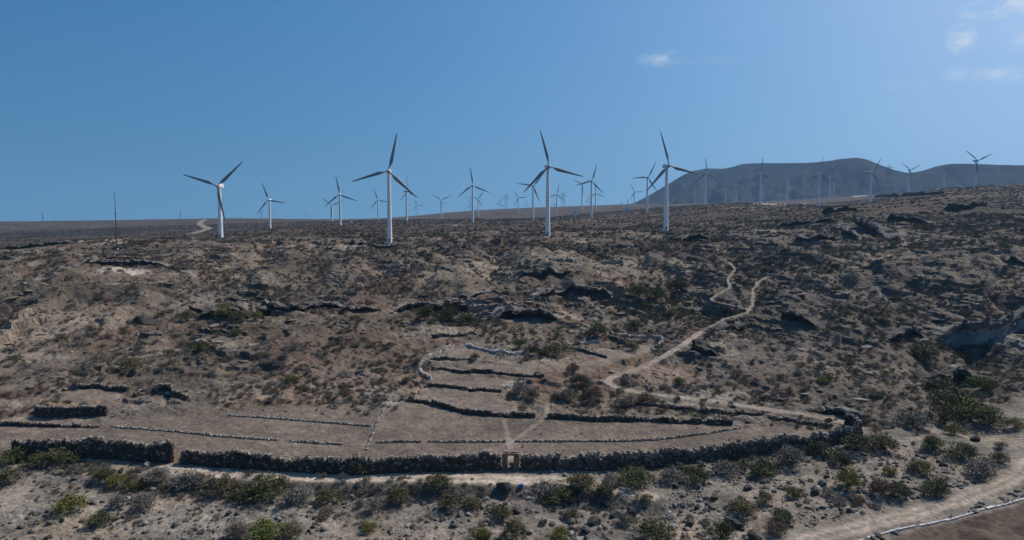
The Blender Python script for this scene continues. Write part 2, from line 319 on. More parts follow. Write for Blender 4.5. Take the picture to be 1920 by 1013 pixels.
for (px, py, rx, ry, c, st) in PATCH:
    h = hit(px, py, ZB); a = hit(px, py-ry, ZB); b = hit(px, py+ry, ZB); Y = h[1]
    rym = max(min(np.hypot(*(a-b)[:2])/2, 6*ry/FPX*Y*3.0), 1.0); rxm = rx/FPX*Y
    th = math.atan2(h[0], h[1]); dx = XG-h[0]; dy = YG-h[1]
    u = (dx*math.cos(th)-dy*math.sin(th))/rxm; v = (dx*math.sin(th)+dy*math.cos(th))/rym
    q = np.sqrt(u*u+v*v)+n12*.55+n3*.5
    pm_ = sstep(1.05, .75, q)*st*np.where(YG > 0, 1, 0); CG = mixc(CG, np.broadcast_to(np.array(c), CG.shape), pm_)
    if sum(c) > .72: bare = np.maximum(bare, pm_)
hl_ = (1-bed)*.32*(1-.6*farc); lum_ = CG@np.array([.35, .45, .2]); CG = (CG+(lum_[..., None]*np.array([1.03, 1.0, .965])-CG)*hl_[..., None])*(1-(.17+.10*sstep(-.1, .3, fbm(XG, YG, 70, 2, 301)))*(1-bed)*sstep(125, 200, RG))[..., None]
fmb = np.clip(blur(FM > 0, 1), 0, 1)
fc = np.broadcast_to(fieldc, CG.shape)*(1+.22*fbm(XG*.5+YG*.3, YG, 7, 4, 113)+.28*perlin((XG*.35+YG*.2)/.5, YG/1.6, 7))[..., None]
fc = mixc(fc, np.broadcast_to(C_(.15, .135, .13), CG.shape), sstep(.08, .4, fbm(XG, YG, 16, 3, 119))*.6)
fc = np.where((FM == 9)[..., None], mixc(np.broadcast_to(C_(.125, .105, .092), CG.shape), np.broadcast_to(C_(.07, .055, .05), CG.shape), sstep(.1, .35, n3+n12)), fc)
fc = np.where(((FM >= 4) & (FM <= 8))[..., None], fc*1.16, fc)
CG = mixc(CG, fc, fmb)
pw = sstep(1.25, .8, PD)
pbr = np.array([1.0, 1.4, 1.05, 1.05]+[.85]*(len(PATHS)-3)); pbr[11:13] = 1.7; pc = np.broadcast_to(pathc, CG.shape)*pbr[PM][..., None]*(1+.25*n3+.12*n1)[..., None]
pc = pc*(1-.22*np.exp(-(PD/.22)**2)+.10*np.exp(-((PD-.5)/.16)**2))[..., None]
CG = mixc(CG, pc, pw*.9)
CG = CG*(1+.30*n1*(1-.5*pw)+.22*n3*(1-.6*fmb)*(1-.6*pw))[..., None]*(1+.2*n12)[..., None]
CG = CG*(1+(1-bed)*(1-fmb)*(1-pw)*np.clip(.55*fbm(XG, YG*1.3, 62, 3, 311)+.35*fbm(XG, YG*1.5, 24, 2, 313), -.4, .55))[..., None]
CG = np.clip(CG*np.array([.80, .735, .64]), .02, .7)

# ------------------------------------------------------------------ materials
def nodes(name):
    m = bpy.data.materials.new(name); m.use_nodes = True; nt = m.node_tree; return m, nt.nodes, nt.links, nt.nodes['Principled BSDF']
def ground_mat(name):
    m, n, l, b = nodes(name)
    a = n.new('ShaderNodeAttribute'); a.attribute_name = 'Col'
    g = n.new('ShaderNodeNewGeometry')
    def noise(sc, det, ro):
        t = n.new('ShaderNodeTexNoise'); t.inputs['Scale'].default_value = sc; t.inputs['Detail'].default_value = det; t.inputs['Roughness'].default_value = ro
        l.new(g.outputs['Position'], t.inputs['Vector']); return t
    t1, t2 = noise(1.7, 6, .7), noise(.33, 5, .65)
    mr = n.new('ShaderNodeMapRange'); l.new(t1.outputs['Fac'], mr.inputs[0]); mr.inputs[1].default_value = .3; mr.inputs[2].default_value = .7; mr.inputs[3].default_value = .55; mr.inputs[4].default_value = 1.42
    mr2 = n.new('ShaderNodeMapRange'); l.new(t2.outputs['Fac'], mr2.inputs[0]); mr2.inputs[1].default_value = .3; mr2.inputs[2].default_value = .7; mr2.inputs[3].default_value = .75; mr2.inputs[4].default_value = 1.25
    mu = n.new('ShaderNodeMath'); mu.operation = 'MULTIPLY'; l.new(mr.outputs[0], mu.inputs[0]); l.new(mr2.outputs[0], mu.inputs[1])
    vm = n.new('ShaderNodeVectorMath'); vm.operation = 'SCALE'; l.new(a.outputs['Color'], vm.inputs[0]); l.new(mu.outputs[0], vm.inputs['Scale'])
    l.new(vm.outputs[0], b.inputs['Base Color']); b.inputs['Roughness'].default_value = .95; b.inputs['Specular IOR Level'].default_value = .1
    bp = n.new('ShaderNodeBump'); bp.inputs['Strength'].default_value = .8; bp.inputs['Distance'].default_value = .35
    l.new(t1.outputs['Fac'], bp.inputs['Height']); l.new(bp.outputs[0], b.inputs['Normal'])
    return m
def simple(name, c, rough=.8, var=.3, scale=2.0, metal=0, rnd=0.0, spec=.3, bump=0.0):
    m, n, l, b = nodes(name)
    g = n.new('ShaderNodeTexCoord'); t = n.new('ShaderNodeTexNoise'); t.inputs['Scale'].default_value = scale; t.inputs['Detail'].default_value = 5
    l.new(g.outputs['Object'], t.inputs['Vector'])
    mr = n.new('ShaderNodeMapRange'); l.new(t.outputs['Fac'], mr.inputs[0]); mr.inputs[1].default_value = .3; mr.inputs[2].default_value = .7; mr.inputs[3].default_value = 1-var; mr.inputs[4].default_value = 1+var
    fac = mr.outputs[0]
    if rnd:
        oi = n.new('ShaderNodeObjectInfo'); m2 = n.new('ShaderNodeMapRange'); l.new(oi.outputs['Random'], m2.inputs[0]); m2.inputs[3].default_value = 1-rnd; m2.inputs[4].default_value = 1+rnd
        mu = n.new('ShaderNodeMath'); mu.operation = 'MULTIPLY'; l.new(fac, mu.inputs[0]); l.new(m2.outputs[0], mu.inputs[1]); fac = mu.outputs[0]
    vm = n.new('ShaderNodeVectorMath'); vm.operation = 'SCALE'; vm.inputs[0].default_value = tuple(q*(.85 if rough >= .9 else 1) for q in c); l.new(fac, vm.inputs['Scale'])
    l.new(vm.outputs[0], b.inputs['Base Color']); b.inputs['Roughness'].default_value = rough; b.inputs['Metallic'].default_value = metal; b.inputs['Specular IOR Level'].default_value = spec
    if bump:
        bp = n.new('ShaderNodeBump'); bp.inputs['Strength'].default_value = bump; bp.inputs['Distance'].default_value = .1; l.new(t.outputs['Fac'], bp.inputs['Height']); l.new(bp.outputs[0], b.inputs['Normal'])
    return m
def leaf_mat(name, c1, c2):
    m, n, l, b = nodes(name)
    oi = n.new('ShaderNodeObjectInfo'); a = n.new('ShaderNodeAttribute'); a.attribute_name = 'tone'
    ad = n.new('ShaderNodeMath'); ad.operation = 'MULTIPLY_ADD'; l.new(oi.outputs['Random'], ad.inputs[0]); ad.inputs[1].default_value = .45; 
    mu = n.new('ShaderNodeMath'); mu.operation = 'MULTIPLY'; l.new(a.outputs['Fac'], mu.inputs[0]); mu.inputs[1].default_value = .55; l.new(mu.outputs[0], ad.inputs[2])
    mx = n.new('ShaderNodeMix'); mx.data_type = 'RGBA'; l.new(ad.outputs[0], mx.inputs[0]); mx.inputs[6].default_value = (c1[0]*.86, c1[1]*.84, c1[2]*.8, 1); mx.inputs[7].default_value = (c2[0]*.86, c2[1]*.84, c2[2]*.8, 1)
    l.new(mx.outputs[2], b.inputs['Base Color']); b.inputs['Roughness'].default_value = .75; b.inputs['Specular IOR Level'].default_value = .15
    return m
M = {
 'ground': ground_mat('soil_and_rock'), 'field': ground_mat('dry_field_soil'), 'path': ground_mat('beaten_earth'), 'bed': ground_mat('gravel_bed'),
 'tower': simple('white_tower_paint', (.84, .83, .82), .45, .05, .4, spec=.4), 'nacelle': simple('white_nacelle_paint', (.72, .72, .72), .4, .06, .8),
 'blade': simple('grey_blade_paint', (.21, .235, .25), .5, .1, .5), 'hub': simple('hub_paint', (.45, .45, .44), .5, .1), 'concrete': simple('concrete', (.38, .36, .34), .9, .2, 1.5),
 'stone': simple('dark_dry_stone', (.072, .057, .044), .95, .6, 1.6, bump=.4), 'cap': simple('sunlit_tone_stone', (.25, .215, .18), .95, .55, 1.6, bump=.4), 'core': simple('earth_core', (.03, .028, .026), 1, .3),  # coping colour lightened for sunlit tops, face stone darkened for shade
 'stone_brown': simple('brown_dry_stone', (.115, .09, .07), .95, .6, 1.6, bump=.4), 'white_stone': simple('whitish_wall_stone', (.52, .48, .44), .95, .35, 1.4, bump=.3), 'pale_stone': simple('pale_wall_stone', (.29, .255, .225), .95, .45, 1.4, bump=.3), 'ochre': simple('ochre_block', (.21, .152, .10), .9, .35, 2.5, rnd=.2, bump=.4), 'white_kerb': simple('white_kerb', (.42, .40, .375), .85, .55, 1.3),
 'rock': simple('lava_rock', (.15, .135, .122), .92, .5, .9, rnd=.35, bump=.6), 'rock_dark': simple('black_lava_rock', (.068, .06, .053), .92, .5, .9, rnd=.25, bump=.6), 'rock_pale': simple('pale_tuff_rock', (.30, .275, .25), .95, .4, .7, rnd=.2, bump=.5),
 'rock_tan': simple('tan_tuff_rock', (.19, .158, .132), .95, .45, .8, rnd=.3, bump=.5), 'rock_blue': simple('blue_grey_tuff', (.30, .33, .345), .95, .3, .35, bump=.4), 'rock_orange': simple('orange_tuff', (.42, .26, .15), .95, .35, .6, bump=.5),
 'pole': simple('dark_pole', (.06, .055, .055), .8, .2), 'steel': simple('galvanised_steel', (.20, .22, .25), .6, .15, metal=.3), 'white': simple('white_wall', (.75, .73, .70), .8, .1), 'plastic': simple('pale_sheeting', (.62, .60, .57), .6, .15, .05),
 'blue': simple('blue_plastic', (.03, .07, .32), .5, .2), 'hill': None,
 'wood': simple('shrub_wood', (.10, .08, .065), .9, .3, 5),
}
LEAF = {
 'brown': leaf_mat('dry_brown_twigs', (.125, .102, .082), (.22, .18, .148)), 'red': leaf_mat('dry_reddish_twigs', (.12, .08, .062), (.195, .13, .10)), 'grey': leaf_mat('dry_grey_twigs', (.14, .13, .118), (.26, .24, .215)),
 'olive': leaf_mat('olive_leaves', (.075, .072, .034), (.175, .158, .078)), 'green': leaf_mat('green_leaves', (.055, .06, .026), (.13, .135, .055)), 'yellow': leaf_mat('yellow_green_leaves', (.10, .105, .022), (.20, .19, .045)),
 'dark': leaf_mat('dark_green_leaves', (.045, .052, .027), (.10, .105, .052)), 'straw': leaf_mat('straw_blades', (.25, .19, .10), (.38, .30, .17)), 'bright': leaf_mat('bright_green_leaves', (.075, .095, .022), (.155, .18, .042)),
}

# ------------------------------------------------------------------ mesh helpers
def tag(o, label=None, cat=None, group=None, kind=None):
    if label: o['label'] = label
    if cat: o['category'] = cat
    if group: o['group'] = group
    if kind: o['kind'] = kind
    return o
def empty(name, loc=(0, 0, 0), rz=0):
    o = bpy.data.objects.new(name, None); col.objects.link(o); o.location = loc; o.rotation_euler = (0, 0, rz); o.empty_display_size = .5; return o
def mk(name, me, parent=None, mat=None):
    if mat is not None: me.materials.clear(); me.materials.append(mat)
    o = bpy.data.objects.new(name, me); col.objects.link(o)
    if parent: o.parent = parent
    return o
def pymesh(name, v, f, mat=None, smooth=False):
    me = bpy.data.meshes.new(name); me.from_pydata([tuple(map(float, p)) for p in v], [], f); 
    if mat: me.materials.append(mat)
    if smooth: me.polygons.foreach_set('use_smooth', [True]*len(me.polygons))
    me.update(); return me
def npmesh(name, v, quads, mat, colr=None, smooth=False, k=4):
    me = bpy.data.meshes.new(name); nf = len(quads)
    me.vertices.add(len(v)); me.vertices.foreach_set('co', v.astype(np.float32).ravel())
    me.loops.add(nf*k); me.loops.foreach_set('vertex_index', quads.astype(np.int32).ravel())
    me.polygons.add(nf); me.polygons.foreach_set('loop_start', np.arange(0, nf*k, k, dtype=np.int32))
    me.update(calc_edges=True)
    if colr is not None:
        a = me.attributes.new('Col', 'FLOAT_COLOR', 'POINT'); a.data.foreach_set('color', np.concatenate([colr, np.ones((len(colr), 1))], 1).astype(np.float32).ravel())
    me.polygons.foreach_set('use_smooth', np.full(nf, smooth)); me.materials.append(mat); return me
class MB:
    def __init__(s): s.v = []; s.f = []
    def add(s, v, f): b = len(s.v); s.v += [tuple(p) for p in v]; s.f += [tuple(i+b for i in q) for q in f]
    def box(s, c, d, rot=None, jit=0.0):
        v = []
        for sx, sy, sz in ((-1, -1, -1), (1, -1, -1), (1, 1, -1), (-1, 1, -1), (-1, -1, 1), (1, -1, 1), (1, 1, 1), (-1, 1, 1)):
            p = Vector((sx*d[0]/2, sy*d[1]/2, sz*d[2]/2))
            if jit: p += Vector((random.uniform(-1, 1)*jit*d[0], random.uniform(-1, 1)*jit*d[1], random.uniform(-1, 1)*jit*d[2]))
            if rot is not None: p = rot@p
            v.append(p+Vector(c))
        s.add(v, [(0, 3, 2, 1), (4, 5, 6, 7), (0, 1, 5, 4), (1, 2, 6, 5), (2, 3, 7, 6), (3, 0, 4, 7)])
    def tube(s, a, b, ra, rb, n=8):
        a = Vector(a); b = Vector(b); z = (b-a).normalized(); x = z.orthogonal().normalized(); y = z.cross(x); v = []
        for c, r in ((a, ra), (b, rb)):
            for i in range(n): t = 2*math.pi*i/n; v.append(c+x*math.cos(t)*r+y*math.sin(t)*r)
        s.add(v, [(i, (i+1) % n, n+(i+1) % n, n+i) for i in range(n)]+[tuple(range(n))[::-1], tuple(range(n, 2*n))])
    def mesh(s, name, mat, smooth=False): return pymesh(name, s.v, s.f, mat, smooth)
    def build(s, name, mat, parent=None, smooth=False): return mk(name, s.mesh(name, mat, smooth), parent)

# ------------------------------------------------------------------ the ground, split into its own sheets along fields, paths, stream bed
VG = np.stack([XG, YG, Z+CZ], -1)
idx = np.arange(NR*NT).reshape(NR, NT)
nxt = np.roll(np.arange(NT), -1)
quads = np.stack([idx[:-1], idx[:-1][:, nxt], idx[1:][:, nxt], idx[1:]], -1).reshape(-1, 4)[:, ::-1]
zone = np.zeros((NR, NT), np.int16); zone[bed > .5] = 1
zone = np.where(FM > 0, 1+FM, zone); zone = np.where(PM > 0, 40+PM, zone)
qz = zone[:-1].reshape(-1)
Vf = VG.reshape(-1, 3); Cf = CG.reshape(-1, 3)
for zid in np.unique(qz):
    q = quads[qz == zid]
    if len(q) < 4: continue
    u, inv = np.unique(q, return_inverse=True); inv = inv.reshape(-1, 4)
    if zid == 0: nm, mt = 'ground', 'ground'
    elif zid == 1: nm, mt = 'stream_bed', 'bed'
    elif zid < 40: nm, mt = FNAMES[zid-2], 'field'
    else: nm, mt = PL[zid-41][0], 'path'
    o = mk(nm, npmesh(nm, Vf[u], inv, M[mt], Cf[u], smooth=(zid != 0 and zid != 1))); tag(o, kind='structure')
# centre cap under the camera
cv = np.concatenate([VG[0], [[0, 0, VG[0, :, 2].mean()]]]); cf = np.array([[i, (i+1) % NT, NT] for i in range(NT)])[:, ::-1]
tag(mk('stream_bed', npmesh('stream_bed', cv, cf, M['bed'], np.tile(bedc, (NT+1, 1)), k=3)), kind='structure')

# ------------------------------------------------------------------ hills behind
def hill_mat():
    m, n, l, b = nodes('hill_scrub'); g = n.new('ShaderNodeNewGeometry')
    t = n.new('ShaderNodeTexNoise'); t.inputs['Scale'].default_value = .012; t.inputs['Detail'].default_value = 9; t.inputs['Roughness'].default_value = .65; l.new(g.outputs['Position'], t.inputs['Vector'])
    r = n.new('ShaderNodeValToRGB'); l.new(t.outputs['Fac'], r.inputs[0]); r.color_ramp.elements[0].position = .35; r.color_ramp.elements[0].color = (.024, .026, .03, 1); r.color_ramp.elements[1].position = .75; r.color_ramp.elements[1].color = (.07, .066, .064, 1)
    l.new(r.outputs[0], b.inputs['Base Color']); b.inputs['Roughness'].default_value = 1; b.inputs['Specular IOR Level'].default_value = 0
    return m
M['hill'] = hill_mat()
CREST = [(1150, 386), (1187, 382), (1220, 365), (1260, 341), (1280, 328), (1300, 319), (1323, 316), (1357, 316), (1390, 308), (1413, 305.5), (1453, 306), (1513, 305.5), (1553, 302), (1580, 297.5), (1607, 295.5), (1627, 299), (1647, 308), (1673, 318), (1703, 325), (1730, 320.5), (1757, 311.5), (1780, 307), (1820, 307), (1867, 309), (1920, 310), (2000, 311), (2100, 316), (2200, 330), (2300, 352), (2380, 375)]
def hills():
    cs = np.array([ray(*p) for p in CREST]); th = np.linspace(cs[0, 0], cs[-1, 0], 300); sc_ = np.interp(th, cs[:, 0], cs[:, 1])
    k = np.ones(5)/5; sc_ = np.convolve(np.pad(sc_, 2, mode='edge'), k, 'valid')
    rr = np.concatenate([np.linspace(2300, 3300, 70), np.linspace(3330, 4600, 30)])
    T, Rr = np.meshgrid(th, rr); Sc = np.broadcast_to(sc_, T.shape)
    depth = 3300+120*np.sin(T*9)
    zcrest = Sc*depth; z0 = gsample(Rr*np.sin(T), Rr*np.cos(T), ZB)-25
    f = np.clip((Rr-2350)/(depth-2350), 0, 1); prof = f**1.35*(1-.12*np.sin(f*math.pi))
    back = sstep(0, 1, (Rr-depth)/1250)
    x = Rr*np.sin(T); y = Rr*np.cos(T)
    gl = np.abs(fbm(T*3300, (Rr)*.25, 190, 4, 131)); z = z0+(zcrest-z0)*np.where(Rr < depth, prof, 1-back)
    z -= gl*75*np.sin(np.clip(f, 0, 1)*math.pi)*np.clip((zcrest-z0)/150, 0, 1)
    v = np.stack([x, y, z+CZ], -1).reshape(-1, 3); n, m_ = T.shape; i = np.arange(n*m_).reshape(n, m_)
    q = np.stack([i[:-1, :-1], i[:-1, 1:], i[1:, 1:], i[1:, :-1]], -1).reshape(-1, 4)[:, ::-1]
    tag(mk('hills', npmesh('hills', v, q, M['hill'], smooth=True)), kind='structure')
hills()
# ------------------------------------------------------------------ dry-stone walls
LM = []
def wall_line(pts, step=.45):
    w = smooth_line(np.array([hit(*p)[:2] for p in pts]), step)
    # resample evenly
    d = np.concatenate([[0], np.cumsum(np.hypot(*np.diff(w, axis=0).T))]); n = max(2, int(d[-1]/step)); t = np.linspace(0, d[-1], n+1)
    return np.stack([np.interp(t, d, w[:, 0]), np.interp(t, d, w[:, 1])], -1)
def stone_wall(name, pts, h, thick, label, mat='stone', cap='cap', cap_h=.32, ragged=.5, step=.42, lvl=.3, cat='stone wall', group=None, core=True):
    L = wall_line(pts, step); n = len(L); seg = np.diff(L, axis=0); zz = gz(L[:, 0], L[:, 1])
    o = L[0]; root = empty(name, (o[0], o[1], float(zz[0]))); tag(root, label, cat, group); LM.append((label, *L[n//2]))
    st, cp, co = MB(), MB(), MB(); O = Vector((o[0], o[1], float(zz[0])))
    nv = random.random()*100
    for i in range(n-1):
        a = L[i]; b = L[i+1]; ang = math.atan2(b[1]-a[1], b[0]-a[0]); m = (a+b)/2; z = min(float(zz[i]), float(zz[i+1]))
        q = float(perlin(np.array([i*.11+nv]), np.array([nv]))[0]); q2 = float(perlin(np.array([i*.033+nv+5]), np.array([nv+3]))[0]); hh = max(.18, h*(1+ragged*(.55*q+.5*q2)))
        ln = float(np.hypot(*(b-a))); lv = max(1, int(round(hh/lvl)))
        for k in range(lv):
            rot = Matrix.Rotation(ang+random.gauss(0, .12), 3, 'Z')@Matrix.Rotation(random.gauss(0, .10), 3, 'Y')@Matrix.Rotation(random.gauss(0, .08), 3, 'X')
            off = random.gauss(0, .05)
            off2 = (k % 2-.5)*.4*ln
            c = Vector((m[0]+math.cos(ang)*off2-math.sin(ang)*off, m[1]+math.sin(ang)*off2+math.cos(ang)*off, z-.12+lvl*(k+.5)))-O
            (cp if random.random() < (.07+.28*(k/max(1, lv))**2) else st).box(c, (ln*random.uniform(.8, 1.15), thick*(1.12-.3*k/max(1, lv))*random.uniform(.8, 1.12), lvl*random.uniform(.8, 1.08)), rot, .14)  # more of the light coping stone towards the top, sunlight put into colour
        for _ in range(2):
            if random.random() < .82:
                rot = Matrix.Rotation(ang+random.gauss(0, .4), 3, 'Z')@Matrix.Rotation(random.gauss(0, .3), 3, 'Y')@Matrix.Rotation(random.gauss(0, .2), 3, 'X')
                ch = cap_h*random.uniform(.6, 1.4)*(1+.5*ragged*(random.random() < .25)); off2 = random.uniform(-.5, .5)*ln; off = random.uniform(-.2, .2)*thick
                cp.box(Vector((m[0]+math.cos(ang)*off2-math.sin(ang)*off, m[1]+math.sin(ang)*off2+math.cos(ang)*off, z-.14+lvl*lv+ch*.42))-O, (ln*random.uniform(.4, .75), thick*random.uniform(.4, .85), ch), rot, .16)
        if core and lv > 2:
            co.box(Vector((m[0], m[1], z-.2+lvl*(lv-.4)/2))-O, (ln*1.05, thick*.7, lvl*(lv-.4)), Matrix.Rotation(ang, 3, 'Z'))
    s = st.build('stones', M[mat], root); s['kind'] = 'stuff'
    if cp.v: c = cp.build('coping_stones', M[cap], root); c['kind'] = 'stuff'
    if co.v: co.build('core', M['core'], root)
    return root

G1 = 'sections of the enclosing front wall'
stone_wall('stone_wall', [(26, 861), (133, 861), (267, 864), (325, 865)], 2.5, .9, 'tall black dry-stone front wall section with green bushes at its left end', cap_h=.36, ragged=.8, group=G1)
stone_wall('stone_wall', [(342, 867), (467, 877), (640, 888), (740, 885), (850, 882), (938, 879)], 2.1, .9, 'long black dry-stone front wall section left of the ochre gateway', cap_h=.36, ragged=.7, group=G1)
stone_wall('stone_wall', [(977, 879), (1140, 880), (1273, 868), (1413, 853), (1513, 840), (1563, 832), (1612, 818)], 2.0, .9, 'black dry-stone front wall right of the gateway, ragged upright coping, curving uphill', 'stone_brown', cap_h=.5, ragged=.7, group=G1)
stone_wall('stone_wall', [(1612, 818), (1604, 803), (1585, 795)], 1.8, .8, 'short returning end of the front wall at the right corner by the track')
G2 = 'low terrace walls'
for pts, h, lab, m_ in [
 ([(767, 752), (800, 757), (840, 767), (887, 777), (940, 781), (1003, 783)], .95, 'dark curved terrace wall along the top of the central field', 'stone'),
 ([(1027, 784), (1140, 789), (1280, 793), (1373, 796)], 1.0, 'dark straight terrace wall at the upper right edge of the central field', 'stone'),
 ([(1180, 762), (1280, 768), (1350, 773), (1427, 780)], .8, 'rubble bank wall below the dirt track above the right field', 'stone'),
 ([(1440, 783), (1500, 795), (1560, 801)], .7, 'rubble wall beside the track near the right wall corner', 'stone'),
 ([(707, 830), (745, 829), (790, 829)], .4, 'short low stone line near the boundary wall in the central field', 'cap'),
 ([(803, 829), (880, 829), (950, 829)], .42, 'low stone line in the field just left of the gateway trail', 'cap'),
 ([(967, 829), (1080, 828), (1207, 826), (1280, 819), (1340, 811), (1390, 804)], .45, 'long low stone line in the field right of the gateway trail', 'cap'),
 ([(722, 764), (712, 785), (700, 812), (686, 845)], .5, 'pale low boundary wall running up the field towards the hillside', 'pale_stone'),
 ([(428, 779), (500, 784), (560, 789), (630, 794), (697, 799)], .38, 'uppermost pale stone line in the stepped left field', 'pale_stone'),
 ([(210, 800), (320, 809), (420, 819), (520, 826)], .42, 'long pale stone line across the middle of the left field', 'pale_stone'),
 ([(545, 828), (600, 832), (642, 834)], .36, 'short stone line at the lower right of the left field', 'cap'),
 ([(0, 797), (60, 799), (120, 800), (186, 801)], .6, 'dark low wall at the left edge below the roofless ruin', 'stone'),
 ([(800, 724), (873, 730), (940, 736)], .6, 'third terrace wall up, between small stepped plots', 'stone'),
 ([(810, 694), (873, 699), (953, 704), (1020, 705)], .9, 'fourth terrace wall up, dark, crossing the stepped plots', 'stone'),
 ([(807, 674), (845, 675), (885, 675)], .5, 'uppermost short terrace wall inside the curved pale wall', 'stone'),
 ([(1140, 634), (1156, 638), (1174, 647)], 1.0, 'short dark wall beside the round bush in the upper right plot', 'stone'),
 ([(1070, 654), (1100, 661), (1137, 672)], .8, 'dark diagonal wall dropping across the upper right plot', 'stone'),
 ([(810, 634), (850, 632), (893, 629)], 1.0, 'dark wall below the green bushes under the central ledge', 'stone'),
 ([(377, 621), (420, 625), (463, 630)], 1.1, 'dark wall on the left slope with a green bush at its end', 'stone'),
 ([(257, 628), (280, 630), (303, 629)], .7, 'small dark wall fragment alone on the pale left slope', 'stone'),
]: stone_wall('terrace_wall', pts, h*.8, .55 if h > .55 else .4, lab, m_, 'cap' if m_ == 'stone' else m_, .22 if m_ == 'stone' else .14, .5, step=.5, group=G2, cat='terrace wall')
for pts, lab in [([(809, 711), (797, 706), (790, 700), (787, 690), (791, 680), (803, 670), (827, 660), (850, 648)], 'white curved wall rounding the left end of the upper terraces'),
                 ([(873, 648), (907, 658), (953, 664), (993, 661), (1057, 649), (1123, 641)], 'thin pale wall along the top edge of the upper terraces'),
                 ([(1143, 624), (1173, 629), (1227, 633), (1242, 638), (1236, 648), (1222, 656)], 'thin white wall hooking round the upper right plot'),
                 ([(950, 728), (965, 722), (985, 714)], 'short white wall beside shrubs in the middle of the terraces')]:
    stone_wall('pale_wall', pts, .45, .6, lab, 'white_stone', 'white_stone', .2, .3, step=.5, lvl=.28, cat='pale wall')
for pts, h, lab in [([(68, 778), (88, 781), (140, 782), (200, 780)], 1.75, 'roofless dark stone ruin wall, tall and straight, at far left'),
                    ([(147, 722), (190, 728), (239, 733)], .9, 'low ruined wall on the slope above the tall ruin'),
                    ([(252, 745), (285, 735), (318, 731), (330, 741), (352, 751)], 1.0, 'arched ruined enclosure wall above the left field')]:
    r = stone_wall('ruin_wall', pts, h, .7, lab, 'stone', 'cap', .22, .25, cat='ruin')

# kerb line by the road
L = wall_line([(1590, 1018), (1640, 1006), (1700, 991), (1770, 977), (1830, 961), (1880, 948), (1920, 937), (1990, 920)], .6)
kz = gz(L[:, 0], L[:, 1]); mb = MB()
for i in range(len(L)-1):
    a = Vector((*L[i], kz[i]+.06)); b = Vector((*L[i+1], kz[i+1]+.06)); c = (a+b)/2; ang = math.atan2(b.y-a.y, b.x-a.x)
    if random.random() < .9: mb.box(c, ((b-a).length*random.uniform(.93, 1.12), .30*random.uniform(.5, 1.35), .20), Matrix.Rotation(ang, 3, 'Z'), .05)
o = mb.build('concrete_kerb', M['white_kerb']); tag(o, 'broken white concrete kerb line beside the dirt road at lower right', 'kerb')

# ------------------------------------------------------------------ gateway
h = hit(957.5, 879); gx, gy = h[0], h[1]+.1; gzz = float(gz(gx, gy)); ga = -math.atan2(gx, gy)-.06
gate = empty('gateway', (gx, gy, gzz-.1), ga); tag(gate, 'ochre stone gateway with lintel in the front wall', 'gateway')
base_me = None
for sx in (-1, 1):
    zc_ = 0
    for k in range(6):
        hh = .36; mb = MB(); mb.box((0, 0, 0), (.84+random.uniform(-.08, .08), .95+random.uniform(-.05, .05), hh-.025), None, .035)
        b = mb.build('stone_block', M['ochre'], gate); b.location = (sx*.86+random.uniform(-.03, .03), random.uniform(-.03, .03), zc_+hh/2); zc_ += hh
mb = MB(); mb.box((0, 0, 2.16+.17), (2.3, 1.0, .34), None, .03); mb.build('lintel', M['ochre'], gate)
for x in (-.85, -.4, .25, .75):
    mb = MB(); mb.box((x, random.uniform(-.2, .2), 2.58), (.34, .4, .2), Matrix.Rotation(random.uniform(-.4, .4), 3, 'Z'), .15); mb.build('coping_stone', M['cap'], gate)
mb = MB()
for i in range(9): mb.box((random.uniform(.0, .42), random.uniform(-.1, .5), .1+.09*i), (.35, .35, .26), Matrix.Rotation(random.random()*3, 3, 'Z'), .15)
o = mb.build('rubble_heap', M['cap']); o.location = (gx, gy, gzz-.1); o.rotation_euler = (0, 0, ga); tag(o, 'small heap of fallen stones inside the gateway opening', 'rubble')
h = hit(328, 864); mb = MB(); 
for k in range(4): mb.box((0, 0, .3+k*.42), (.4, .8, .40), Matrix.Rotation(random.uniform(-.1, .1), 3, 'Z'), .05)
o = mb.build('gatepost', M['ochre']); o.location = (h[0]-.15, h[1], float(gz(h[0], h[1]))-.1); tag(o, 'ochre stone end post at the gap in the left front wall', 'gatepost')

